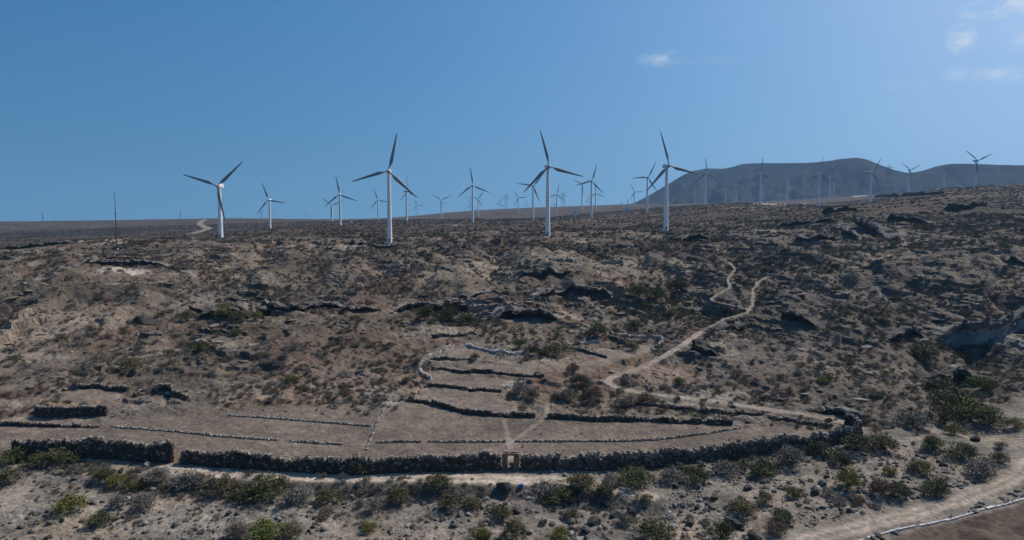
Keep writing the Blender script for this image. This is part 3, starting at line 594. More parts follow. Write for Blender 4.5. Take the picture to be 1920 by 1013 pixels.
# ------------------------------------------------------------------ rock ledges: overhanging lips of lava and tuff
def ledge(pts, h, lab, cap='rock', face='rock_dark', over=.8, back=None, foot=.6, seed=0):
    L = wall_line(pts, .55); n = len(L); d = np.gradient(L, axis=0); nrm = np.stack([d[:, 1], -d[:, 0]], -1); nrm /= np.hypot(*nrm.T)[:, None]+1e-9
    toc = -L/np.hypot(*L.T)[:, None]; sg = np.sign((nrm*toc).sum(1)); nrm *= sg[:, None]
    k = np.ones(7)/7; nrm = np.stack([np.convolve(np.pad(nrm[:, i], 3, mode='edge'), k, 'valid') for i in (0, 1)], -1)
    s = np.arange(n)*.55; env = np.clip(np.minimum(s, s[-1]-s)/(min(4, s[-1]*.25)+1e-6), .04, 1)**.6
    zb = gz(L[:, 0], L[:, 1]); bk = back or (1.5*h+1.5)
    prof = [(-bk, None), (-bk*.55, .98), (-bk*.2, 1.05), (over*.55, 1.0), (over, .90), (over*.8, .76), (over*1.05, .70), (over*.35, .60), (-over*.2, .46), (-over*.9, .34), (-over*.5, .18), (-over*.7, -.15), (-over*.3, -foot/h)]
    V = []; np_ = len(prof)
    for j, (o_, v_) in enumerate(prof):
        w1 = perlin(s/2.3+j*.35, s*0+seed*3.7+j*.21, 3); w2 = perlin(s/.9+j*1.7, s*0+seed+j, 9); w3 = perlin(s/5.5, s*0+seed*2.2+.3, 5); wq = perlin(np.floor(s/1.9+.4*np.sin(s))*.37+seed, s*0+.5, 13); wr = perlin(np.floor(s/3.3)*.61+seed*1.3, s*0+.7+.02*j, 15)
        off = o_*np.where(o_ < -1.5, 1, env)+(w1*.9+w2*.4)*(.75 if o_ > -2 else 1.4)*env*min(1.3, .5+h*.3)+w3*1.1*env+(wq*1.5+wr*1.2)*env*(1 if o_ > -2 else .2)
        p = L+nrm*off[:, None]
        if v_ is None: z = gz(p[:, 0], p[:, 1])-.25
        else:
            z = zb+h*env*v_*np.clip(1+.5*w3+.2*w1+.75*wr+.5*wq, .12, 1.6)+w2*.12
            if o_ < -.9 and v_ > .9: z = np.maximum(z*(.5)+.5*gz(p[:, 0], p[:, 1]), gz(p[:, 0], p[:, 1])+.05*h)
        V.append(np.stack([p[:, 0], p[:, 1], z], -1))
    V = np.stack(V, 1)                                   # n, profile, 3
    V += (np.random.default_rng(seed+5).random(V.shape)-.5)*.34
    o0 = V[n//2, -1].copy(); root = empty('rock_ledge', tuple(o0)); tag(root, lab, 'rock ledge', 'rock ledges on the hillside'); LM.append((lab, *L[n//2]))
    def part(nm, j0, j1, mt):
        sub = V[:, j0:j1+1]-o0; m_ = sub.shape[1]; ii = np.arange(n*m_).reshape(n, m_)
        q = np.stack([ii[:-1, :-1], ii[1:, :-1], ii[1:, 1:], ii[:-1, 1:]], -1).reshape(-1, 4); mk(nm, npmesh(nm, sub.reshape(-1, 3), q, M[mt]), root)
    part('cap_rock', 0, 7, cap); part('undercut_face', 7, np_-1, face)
LED = [
 ([(150, 499), (190, 498), (235, 497), (290, 498), (312, 501)], 1.9, 'long dark ledge below the tall mast on the left slope', 'rock', 'rock_dark', 1.4),
 ([(185, 488), (215, 486), (272, 487)], 1.0, 'thin upper ledge just under the tall mast', 'rock_tan', 'rock_dark', 1.0),
 ([(375, 597), (430, 592), (490, 590), (540, 584), (600, 577), (640, 578)], 1.8, 'long dark ledge behind yellow-green bushes on the left slope', 'rock', 'rock_dark', 1.3),
 ([(432, 584), (447, 579), (460, 582)], 1.8, 'small orange cave mouth in the left slope', 'rock_tan', 'rock_orange', 1.5),
 ([(480, 581), (495, 575), (510, 579)], 1.9, 'right-hand orange cave mouth in the left slope', 'rock_tan', 'rock_orange', 1.5),
 ([(640, 581), (690, 583), (715, 584)], 1.2, 'thin dark ledge left of the central rock band', 'rock_tan', 'rock_dark', 1.0),
 ([(745, 583), (790, 581), (830, 583), (880, 588)], 2.6, 'black overhang above the central green bushes', 'rock', 'rock_dark', 2.0),
 ([(925, 600), (955, 595), (990, 598), (1045, 600)], 2.8, 'bulging grey rock band in the middle of the slope', 'rock', 'rock_dark', 1.6),
 ([(1005, 562), (1050, 556), (1100, 553), (1142, 555), (1150, 562)], 2.0, 'dark ledge with orange right end below the pale slope', 'rock_tan', 'rock_dark', 1.6),
 ([(860, 557), (900, 553), (925, 550)], 1.0, 'short ledge over the pale dry waterfall', 'rock_pale', 'rock_dark', .8),
 ([(965, 527), (1010, 520), (1040, 514), (1072, 510)], 1.8, 'slanting grey ledge under the second tall turbine from right', 'rock', 'rock_dark', 1.2),
 ([(655, 455), (690, 459), (745, 462)], 1.2, 'dark rim ledge at the foot of the left central turbine', 'rock', 'rock_dark', 1.0),
 ([(285, 449), (330, 446), (400, 444), (455, 441)], 1.1, 'dark rim rocks either side of the leftmost large turbine', 'rock_dark', 'rock_dark', 1.0),
 ([(0, 467), (60, 463), (138, 457)], 1.3, 'dark rim ledge on the far left crest', 'rock_dark', 'rock_dark', 1.0),
 ([(1245, 454), (1290, 452), (1345, 446)], 2.2, 'brown rim ledge right of the rightmost large turbine', 'rock_tan', 'rock_dark', 1.4),
 ([(1460, 425), (1500, 421), (1570, 416)], 2.0, 'dark rim ledge left of the rocky knoll', 'rock', 'rock_dark', 1.4),
 ([(1540, 399), (1570, 398), (1608, 396)], 3.0, 'dark square-cut rock block on the crest below the turbines', 'rock_dark', 'rock_dark', .8),
 ([(1606, 424), (1625, 432), (1645, 443), (1662, 449)], 4.6, 'steep black overhang on the rocky knoll', 'rock', 'rock_dark', 2.2),
 ([(1490, 450), (1520, 452), (1565, 452)], 1.8, 'dark shelf ledge left below the rocky knoll', 'rock', 'rock_dark', 1.4),
 ([(1770, 648), (1800, 647), (1840, 644), (1880, 632), (1925, 610), (1960, 600)], 4.2, 'pale blue-grey undercut cliff with black cave at the right edge', 'rock', 'rock_blue', .7),
 ([(1692, 368), (1730, 366.5), (1772, 363)], 3.0, 'long dark brown earth bank on the right skyline before the saddle', 'rock_dark', 'rock_dark', .8),
 ([(1640, 371), (1662, 370), (1686, 369)], 3.2, 'dark mound at the foot of the largest pylon', 'rock_dark', 'rock_dark', .8),
 ([(1770, 392), (1820, 390), (1848, 386)], 2.6, 'dark blue-grey shelf on the right upper slope', 'rock_dark', 'rock_dark', 1.0),
 ([(1560, 432), (1590, 440), (1610, 452)], 2.4, 'broken grey ledge left of the black overhang on the knoll', 'rock', 'rock_dark', 1.2),
 ([(1660, 412), (1700, 415), (1740, 420)], 2.2, 'grey shelf right of the rocky knoll top', 'rock', 'rock_dark', 1.2),
 ([(1735, 640), (1700, 628), (1660, 640)], 1.6, 'low dark ledge left of the right-hand cave', 'rock', 'rock_dark', 1.2),
 ([(1520, 773), (1560, 777), (1600, 784), (1640, 788)], 1.1, 'smooth grey rock hump behind the right wall corner', 'rock', 'rock_dark', .8),
 ([(1465, 595), (1500, 605), (1530, 618)], 2.2, 'dark broken ledge on the right rocky slope above the track', 'rock_dark', 'rock_dark', 1.2),
 ([(1295, 655), (1330, 668), (1300, 645)], 1.2, 'dark rock corner at the bend of the dirt track', 'rock_dark', 'rock_dark', .8),
 ([(1745, 725), (1790, 712), (1840, 722)], 2.4, 'black jagged rocks above the green thicket at right', 'rock_dark', 'rock_dark', 1.2),
 ([(1335, 622), (1365, 617), (1396, 615)], 1.1, 'thin ledge with pale rock left of the right slope', 'rock', 'rock_dark', .9),
 ([(1880, 487), (1905, 492), (1950, 500)], 2.0, 'dark ledge at the right edge of the upper slope', 'rock', 'rock_dark', 1.2),
 ([(252, 598), (262, 603), (270, 610)], 1.5, 'small steep black rock on the pale left slope', 'rock_dark', 'rock_dark', .9),
 ([(353, 574), (368, 584), (383, 587)], 1.2, 'zigzag dark crack ledge left of the cave mouths', 'rock_tan', 'rock_dark', .9),
]
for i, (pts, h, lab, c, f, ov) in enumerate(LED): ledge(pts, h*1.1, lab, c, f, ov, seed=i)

# ------------------------------------------------------------------ wind turbines
def tower_mesh():
    v = []; f = []; n = 20; lv = [(0, 1.42), (.02, 1.36), (.33, 1.17), (.331, 1.18), (.336, 1.18), (.337, 1.165), (.66, .99), (.661, 1.0), (.666, 1.0), (.667, .985), (.985, .80), (.986, .86), (1.0, .86)]
    for z, r in lv:
        for i in range(n): t = 2*math.pi*i/n; v.append((r*math.cos(t), r*math.sin(t), z))
    for k in range(len(lv)-1):
        for i in range(n): f.append((k*n+i, k*n+(i+1) % n, (k+1)*n+(i+1) % n, (k+1)*n+i))
    f.append(tuple(range((len(lv)-1)*n, len(lv)*n))); me = pymesh('tower', v, f, M['tower'])
    me.polygons.foreach_set('use_smooth', [len(p.vertices) == 4 for p in me.polygons]); return me
def blade_mesh(L=20.0):
    # span along +Z, rotor axis along -Y, chord along X; root tube, abrupt shoulder, long taper, twist
    st = [(0, .62, .55, 0), (.06, .58, .5, 0), (.10, .60, .45, .1), (.15, .85, .40, .25), (.20, 1.45, .36, .32), (.25, 1.85, .34, .30), (.30, 1.80, .30, .26), (.45, 1.50, .24, .18), (.6, 1.20, .19, .11), (.75, .92, .14, .06), (.88, .68, .10, .02), (.96, .48, .07, 0), (.995, .22, .04, 0)]
    v = []; f = []; n = 12
    for t, c, th, tw in st:
        lead = -.30*c if t > .1 else -.5*c
        for i in range(n):
            a = 2*math.pi*i/n; x = lead+c*(.5+.5*math.cos(a)); y = th*.5*math.sin(a)*(1 if t < .12 else (.35+.65*(1-(x-lead)/c)**.5 if x > lead+.25*c else 1))
            x0 = x*math.cos(tw)-y*math.sin(tw); y0 = x*math.sin(tw)+y*math.cos(tw); v.append((x0, y0, t*L))
    for k in range(len(st)-1):
        for i in range(n): f.append((k*n+i, k*n+(i+1) % n, (k+1)*n+(i+1) % n, (k+1)*n+i))
    f.append(tuple(range((len(st)-1)*n, len(st)*n))); f.append(tuple(range(n))[::-1]); return pymesh('blade', v, f, M['blade'], True)
def nacelle_mesh():
    # rounded box, rear at +Y, front at -Y
    st = [(-2.0, .75, .8), (-1.8, 1.0, 1.05), (-.5, 1.12, 1.2), (2.6, 1.15, 1.2), (3.8, 1.0, 1.05), (4.1, .7, .75)]; v = []; f = []; n = 16
    for y, hx, hz in st:
        for i in range(n):
            a = 2*math.pi*i/n; c = math.cos(a); s_ = math.sin(a); p = .45; v.append((hx*math.copysign(abs(c)**p, c), y, .55+hz*math.copysign(abs(s_)**p, s_)))
    for k in range(len(st)-1):
        for i in range(n): f.append((k*n+i, (k+1)*n+i, (k+1)*n+(i+1) % n, k*n+(i+1) % n))
    f.append(tuple(range(n))); f.append(tuple(range((len(st)-1)*n, len(st)*n))[::-1]); return pymesh('nacelle', v, f, M['nacelle'])
def lathe_y(prof, n, name, mat):
    v = []; f = []
    for y, r in prof:
        for i in range(n): a = 2*math.pi*i/n; v.append((r*math.cos(a), y, r*math.sin(a)))
    for k in range(len(prof)-1):
        for i in range(n): f.append((k*n+i, (k+1)*n+i, (k+1)*n+(i+1) % n, k*n+(i+1) % n))
    f.append(tuple(range(n))); f.append(tuple(range((len(prof)-1)*n, len(prof)*n))[::-1]); return pymesh(name, v, f, mat, True)
TW, BL, NA = tower_mesh(), blade_mesh(), nacelle_mesh()
HUBM = lathe_y([(-1.15, .12), (-1.05, .45), (-.75, .75), (-.3, .9), (.5, .9), (.7, .7)], 16, 'hub', M['hub'])
mb = MB(); mb.box((0, 0, 0), (.95, .12, 2.1)); DOORM = mb.mesh('door', M['steel'])
v_, f_ = [], []
FND = lathe_y([(0, 0.01), (0.001, 2.6)], 20, 'x', M['concrete'])
mb = MB(); mb.tube((0, 0, -1.2), (0, 0, .12), 2.6, 2.5, 24); FNDM = mb.mesh('foundation', M['concrete'])
mb = MB(); mb.tube((.0, 2.6, 1.7), (.0, 2.6, 2.9), .04, .03, 6); mb.box((0, 2.6, 2.9), (.5, .08, .08)); VANE = mb.mesh('wind_vane', M['steel'])
YAW = R_(6)            # common facing: rotors look back towards the camera, a little to its right
TURB = [  # hub x, hub y, visible foot y, blade length px, first blade angle, extra yaw, label
 (411, 349, 449, 67, 42, -8, 'leftmost large white wind turbine, nacelle seen from the side'),
 (505, 375, 430, 34.5, 110, -12, 'mid-size turbine next right of the leftmost large one'),
 (637, 365, 423, 35, 100, 0, 'mid-size turbine left of the second large one, in front of a smaller twin'),
 (622, 385, 425, 24, 144, 12, 'smaller turbine overlapped by the blades of a nearer one, left of centre'),
 (729, 321.5, 452, 71, 77, 0, 'large white turbine left of centre, one blade up, second large from left'),
 (708.5, 375.5, 419.5, 22, 110, 0, 'small turbine just left of the large left-centre tower'),
 (762, 359, 417, 31, 100, 50, 'turbine turned aside behind the low right blade of the left-centre large one'),
 (782, 385, 412.5, 13, 118, 0, 'small distant turbine right of the left-centre large one'),
 (827.5, 375.5, 413, 20, 149, 0, 'Y-shaped small turbine standing alone left of the central group'),
 (828.5, 382, 412, 10.5, 130, 0, 'very small turbine hidden behind the Y-shaped small one'),
 (886, 348, 416, 34.5, 98, 0, 'mid-size turbine with one blade straight up, left of picture centre'),
 (896.5, 372.5, 412, 18.5, 54, 0, 'smaller turbine just right behind the upright-bladed mid-size one'),
 (881.5, 385, 412, 12, 98, 0, 'tiny turbine left behind the upright-bladed mid-size one'),
 (937.5, 381.5, 406.5, 13, 80, 0, 'small turbine beside the left central lattice pylon'),
 (971.5, 371, 408, 17, 124, 0, 'small turbine between the lattice pylon and the central large turbine'),
 (999.5, 349, 412, 32, 172, 0, 'mid-size turbine crossed by the left blade of the central large one'),
 (1027.5, 313, 449, 68.5, 105, 5, 'tallest large white turbine at picture centre'),
 (1044, 365, 404, 20, 80, 0, 'small turbine just right of the central large tower'),
 (988, 383, 390, 7, 90, 0, 'tiny far turbine on the skyline left of the central large tower'),
 (1039, 383, 390, 9, 70, 20, 'tiny far turbine on the skyline touching the central large tower'),
 (1091.5, 346.5, 388, 20, 153, 0, 'turbine with hidden foot left of the overlapping pair right of centre'),
 (1109, 340, 402, 32.5, 75, 0, 'front turbine of the overlapping pair right of centre'),
 (1117, 362.5, 400.5, 19, 97, 0, 'small rear turbine of the overlapping pair right of centre'),
 (1102, 377, 388, 9, 85, 0, 'tiny far turbine on the skyline beside the overlapping pair'),
 (1165, 381, 384, 8, 95, 0, 'tiny far turbine on the skyline where the big hill begins'),
 (1189.5, 360, 393, 18, 121, 0, 'small turbine at the left foot of the big hill'),
 (1214, 333, 393, 32, 64, 0, 'mid-size turbine just left of the rightmost large one'),
 (1250.5, 311.5, 434, 65, 107, 8, 'large white turbine in front of the left foot of the hill, rightmost large one'),
 (1322.5, 325, 386, 30, 96, 10, 'first mid-size turbine against the hill, tip above its left shoulder'),
 (1303, 355, 384.5, 12, 112, 0, 'small far turbine at the hill foot left of the first mid-size one there'),
 (1360.5, 357, 385, 12, 80, 0, 'small far turbine at the hill foot, third from the left there'),
 (1381.5, 346.5, 385, 18, 150, 0, 'small Y-shaped turbine against the dark hill'),
 (1426.5, 326, 385.5, 30, 91, 12, 'mid-size turbine at the left end of the thin pale track before the hill'),
 (1430.5, 360, 385, 10, 100, 0, 'tiny turbine half hidden behind the one at the pale track'),
 (1477.5, 338, 376, 16, 72, 0, 'small turbine against the hill beside the pale strip'),
 (1536.5, 326, 386, 31, 85, 14, 'mid-size turbine beside the dark square rock block'),
 (1556.5, 332, 373, 18, 76, 0, 'small turbine right behind the one at the dark rock block'),
 (1564, 344, 370, 12, 62, 0, 'smaller turbine, right of two small ones in front of the hill summit'),
 (1634, 324, 380.5, 32, 60, 8, 'mid-size turbine under the right flank of the hill summit'),
 (1631, 338, 371, 15, 140, 0, 'small turbine hidden behind the one under the summit flank'),
 (1705.5, 319, 359.5, 22, 147, 0, 'Y-shaped turbine in the saddle between the two hills'),
 (1702, 332, 360, 13, 176, 0, 'small turbine behind the Y-shaped one in the saddle'),
 (1771, 326.5, 354, 15, 70, 0, 'small turbine in front of the right hill'),
 (1830, 301.5, 358, 32, 145, 0, 'rightmost turbine, Y-shaped, standing alone on the right ridge'),
 (511.5, 402, 412, 8, 70, 10, 'tiny far turbine on the left skyline beside the second turbine tower'),
 (534, 403, 412, 6, 95, 40, 'faintest tiny turbine on the left skyline'),
 (573.5, 403, 412, 8, 105, 0, 'tiny far turbine on the left skyline, farthest right of three'),
]
for (hx, hy, fy, Lp, a0, ey, lab) in TURB:
    d = FPX*20.0/Lp; th, s = ray(hx, hy); d = min(d, 3600 if hx < 1150 else 2250); sc = Lp*d/FPX/20.0
    r = d/math.cos(th); x, y = r*math.sin(th), r*math.cos(th); hz = r*s+CZ
    g = float(gz(x, y)); th2, sf = ray(hx, fy); vis = r*sf+CZ
    H = hz-g
    H = min(max(H, 24*sc), 60*sc)
    t = empty('wind_turbine', (x, y, hz-H)); tag(t, lab, 'wind turbine', 'wind farm turbines')
    tw = mk('tower', TW, t); tw.scale = (sc, sc, H-.35*sc)
    dr = mk('door', DOORM, tw); dr.scale = (1, 1, 1/(H-.35*sc)); dr.location = (0, -1.38, 1.5/H)
    if Lp > 25: fo = mk('foundation', FNDM, t); fo.scale = (sc,)*3
    yw = -YAW*-1+R_(ey)
    rz = Matrix.Rotation(YAW+R_(ey), 4, 'Z')
    na = mk('nacelle', NA, t); na.scale = (sc,)*3; na.location = (0, 0, H-.55*sc); na.rotation_euler = (0, 0, YAW+R_(ey))
    if Lp > 25: vv = mk('wind_vane', VANE, na)
    hp = rz@Vector((0, -2.75*sc, H))
    hb = mk('hub', HUBM, t); hb.scale = (sc,)*3; hb.location = (hp.x, hp.y, H); hb.rotation_euler = (0, 0, YAW+R_(ey))
    for k in range(3):
        b = mk('blade', BL, t); b.scale = (sc,)*3; b.location = hb.location
        ang = R_(90-(a0+120*k))
        b.rotation_euler = (rz@Matrix.Rotation(ang, 4, 'Y')).to_euler()

# ------------------------------------------------------------------ masts, pylons, poles, far sheds
def mast(px, ytop, ybot, Y, lab, rad=.14, name='mast', cat='mast'):
    th, s = ray(px, ybot); r = Y/math.cos(th); x, y = r*math.sin(th), r*math.cos(th); g = float(gz(x, y)); _, st = ray(px, ytop); H = r*st+CZ-g
    t = empty(name, (x, y, g)); tag(t, lab, cat); mb = MB(); mb.tube((0, 0, -.5), (0, 0, H*.62), rad, rad*.85, 8); mb.build('lower_shaft', M['pole'], t)
    mb = MB(); mb.tube((0, 0, H*.62), (0, 0, H), rad*.72, rad*.35, 8); mb.build('upper_shaft', M['pole'], t)
    mb = MB(); mb.box((0, 0, .1), (rad*5, rad*5, .5)); mb.build('footing', M['concrete'], t)
    mb = MB(); mb.tube((-rad*1.6, 0, H*.62), (rad*1.6, 0, H*.62), rad*1.2, rad*1.2, 8); mb.build('joint_collar', M['pole'], t)
h = hit(220, 468); mast(219.3, 360, 468, h[1], 'tall thin dark mast on the left slope', .22)
mast(80.5, 397, 417, 1350, 'thin far mast on the skyline at far left', .55); mast(338.5, 393, 411, 1450, 'thin far mast on the skyline above the zigzag track', .5)
mast(490.5, 392, 412, 1500, 'thin far mast behind the second turbine', .5); mast(358, 421, 440, 620, 'dark pole at the lower end of the zigzag track', .25, 'pole', 'pole')
h = hit(173, 479); mast(173, 463, 479, h[1], 'short wooden pole left of the tall mast', .13, 'pole', 'pole'); mast(1177, 371, 384, 2100, 'thin far mast at the left foot of the hill', .7)
def pylon(px, ytop, ybot, Y, lab, arms=3, thick=.28):
    th, _ = ray(px, ybot); r = Y/math.cos(th); x, y = r*math.sin(th), r*math.cos(th); g = float(gz(x, y)); _, st = ray(px, ytop); _, sb = ray(px, ybot)
    H = r*st+CZ-g; vis = r*(st-sb); H = min(H, vis*1.5); g = r*st+CZ-H
    t = empty('lattice_pylon', (x, y, g), -th); tag(t, lab, 'pylon'); w = vis*.13; k = thick
    lv = [0, .18, .34, .48, .6, .7, .78, .85, .92]
    wd = lambda q: w*(1-.86*q) if q < .6 else w*(.484-.25*(q-.6))
    for sx in (-1, 1):
        for sy in (-1, 1):
            mb = MB()
            for a, b in zip(lv[:-1], lv[1:]): mb.tube((sx*wd(a), sy*wd(a), a*H), (sx*wd(b), sy*wd(b), b*H), k, k, 4)
            mb.tube((sx*wd(.92), sy*wd(.92), .92*H), (0, 0, H), k, k*.7, 4); mb.build('leg', M['steel'], t)
    mb = MB()
    for a, b in zip(lv[:-1], lv[1:]):
        for s0 in (-1, 1):
            mb.tube((-wd(a), s0*wd(a), a*H), (wd(b), s0*wd(b), b*H), k*.6, k*.6, 4); mb.tube((wd(a), s0*wd(a), a*H), (-wd(b), s0*wd(b), b*H), k*.6, k*.6, 4)
            mb.tube((s0*wd(a), -wd(a), a*H), (s0*wd(b), wd(b), b*H), k*.6, k*.6, 4)
    mb.build('bracing', M['steel'], t)
    for i in range(arms):
        z = H*(.68+.1*i); aw = vis*(.24-.03*i); mb = MB()
        for sx in (-1, 1):
            mb.tube((0, 0, z+H*.03), (sx*aw, 0, z), k*.8, k*.6, 4); mb.tube((0, 0, z-H*.01), (sx*aw, 0, z), k*.8, k*.6, 4); mb.tube((sx*aw, 0, z), (sx*aw, 0, z-H*.04), k*.8, k*.6, 4)
        mb.build('cross_arm', M['steel'], t)
pylon(949, 364, 391, 2150, 'left of two far lattice pylons on the central skyline', thick=.3)
pylon(1056, 360, 388, 2150, 'lattice pylon on the skyline right of the central large turbine', thick=.34)
pylon(1665, 308, 362, 1250, 'largest lattice pylon, dark against the right hill', thick=.34); pylon(1593, 345, 369, 1700, 'dark lattice pylon in front of the hill summit', thick=.3); pylon(1486, 355, 377, 1600, 'small lattice pylon beside the small turbine by the pale strip', thick=.28)

def shed(px0, px1, y, hpx, Y, lab, mat='plastic', name='greenhouse', cat='greenhouse', bays=1, dep=14):
    pm = (px0+px1)/2; th, s = ray(pm, y); r = Y/math.cos(th); x, y_ = r*math.sin(th), r*math.cos(th); z = r*s+CZ; w = (px1-px0)/FPX*Y; h = hpx/FPX*Y; g = float(gz(x, y_))
    t = empty(name, (x, y_, z), 0); tag(t, lab, cat); mb = MB(); mb.box((0, 0, h*.35-max(0, z-g)/2-.5), (w, dep, h*.7+max(0, z-g)+1)); mb.build('walls', M[mat], t)
    for i in range(bays):
        bw = w/bays; x0 = -w/2+bw*i; v = []; n = 6
        for yy in (-dep/2-.2, dep/2+.2):
            for k in range(n+1): a = math.pi*k/n; v.append((x0+bw/2-math.cos(a)*bw/2, yy, h*.7+.003+math.sin(a)*h*.3))
        m_ = n+1; f = [(k, k+1, m_+k+1, m_+k) for k in range(n)]+[tuple(range(m_))[::-1], tuple(range(m_, 2*m_)), (0, m_, 2*m_-1, n)]; mk('roof_bay', pymesh('roof_bay', v, f, M[mat]), t)
    mb = MB(); mb.box((0, -dep/2-.05, h*.22), (min(3, w*.2), .1, h*.42)); mb.build('door', M['steel'], t)
shed(1169, 1181, 392.5, 3.2, 1150, 'small white building at the left foot of the hill', 'white', 'white_building', 'building', 1, 8)
shed(1076, 1082, 399.5, 3, 1000, 'tiny white hut right of the central large turbine', 'white', 'white_building', 'building', 1, 5)
shed(1760, 1795, 355.3, 1.8, 1050, 'left pale greenhouse strip on the right ridge', bays=5, dep=12); shed(1800, 1868, 351.5, 2.0, 1080, 'right pale greenhouse strip on the right ridge', bays=8, dep=12)
shed(652, 660, 418.5, 3, 950, 'tiny white hut beside the smaller turbine pair left of centre', 'white', 'white_building', 'building', 1, 5)
# ------------------------------------------------------------------ plants
def bush_mesh(name, seed, n_cl, n_lf, leaf, mat, squash=.8, core=True, spiky=0.0):
    r = np.random.default_rng(seed); V = []; F = []; T = []
    cl = []
    for _ in range(n_cl):
        a = r.random()*2*math.pi; u = r.random()**.5; h = r.random(); e = math.sqrt(max(0, 1-(u*.9)**2))
        rr = u*.42; cl.append((math.cos(a)*rr*(1+.25*math.sin(3*a+seed)), math.sin(a)*rr*(1+.25*math.cos(2*a+seed)), squash*(.12+.72*e*(.35+.65*h)*(.8+.3*r.random())), .11+.09*r.random(), r.random()))
    for (x, y, z, cr_, tone) in cl:
        for _ in range(n_lf):
            d = r.normal(size=3); d /= np.linalg.norm(d)+1e-9; p = np.array([x, y, z])+d*cr_*r.random()**.4*np.array([1, 1, .85])
            if p[2] < .01: p[2] = .01+r.random()*.05
            ax = d+r.normal(size=3)*.5+np.array([0, 0, spiky]); ax /= np.linalg.norm(ax); s = np.cross(ax, r.normal(size=3)); s /= np.linalg.norm(s)+1e-9
            l = leaf*(.7+.7*r.random()); w = l*(.42-.2*min(1, spiky)); b = len(V)
            V += [p-s*w*.5, p+s*w*.5, p+ax*l+s*w*.2, p+ax*l-s*w*.2]; F.append((b, b+1, b+2, b+3)); T += [tone*.75+.25*r.random()]*4
    nl = len(F)
    for i in range(7):
        a = r.random()*6.28; x, y, z, _, _ = cl[i % len(cl)]; b = len(V); w = .014
        V += [(w, 0, 0), (-w, w, 0), (0, -w, 0), (x+w*.5, y, z), (x-w*.5, y+w*.5, z), (x, y-w*.5, z)]; T += [.2]*6
        F += [(b, b+1, b+4, b+3), (b+1, b+2, b+5, b+4), (b+2, b, b+3, b+5)]
    me = pymesh(name, V, F); me.materials.append(mat); me.materials.append(M['wood'])
    mi = np.zeros(len(F), np.int32); mi[nl:] = 1; me.polygons.foreach_set('material_index', mi)
    a = me.attributes.new('tone', 'FLOAT', 'POINT'); a.data.foreach_set('value', np.array(T, np.float32)); return me
BIG = {k: [bush_mesh('bush_'+k, 10*i+j, 46, 44, .058, LEAF[k], .85) for j in range(3)] for i, k in enumerate(['green', 'yellow', 'olive', 'dark', 'bright', 'brown', 'red', 'grey'])}
SMALL = {k: [bush_mesh('shrub_'+k, 100+10*i+j, 20, 18, .11, LEAF[k], .75, spiky=.15) for j in range(3)] for i, k in enumerate(['brown', 'red', 'grey', 'olive', 'dark'])}
SMALL['straw'] = [bush_mesh('tuft', 190+j, 7, 12, .32, LEAF['straw'], .5, spiky=1.6) for j in range(2)]

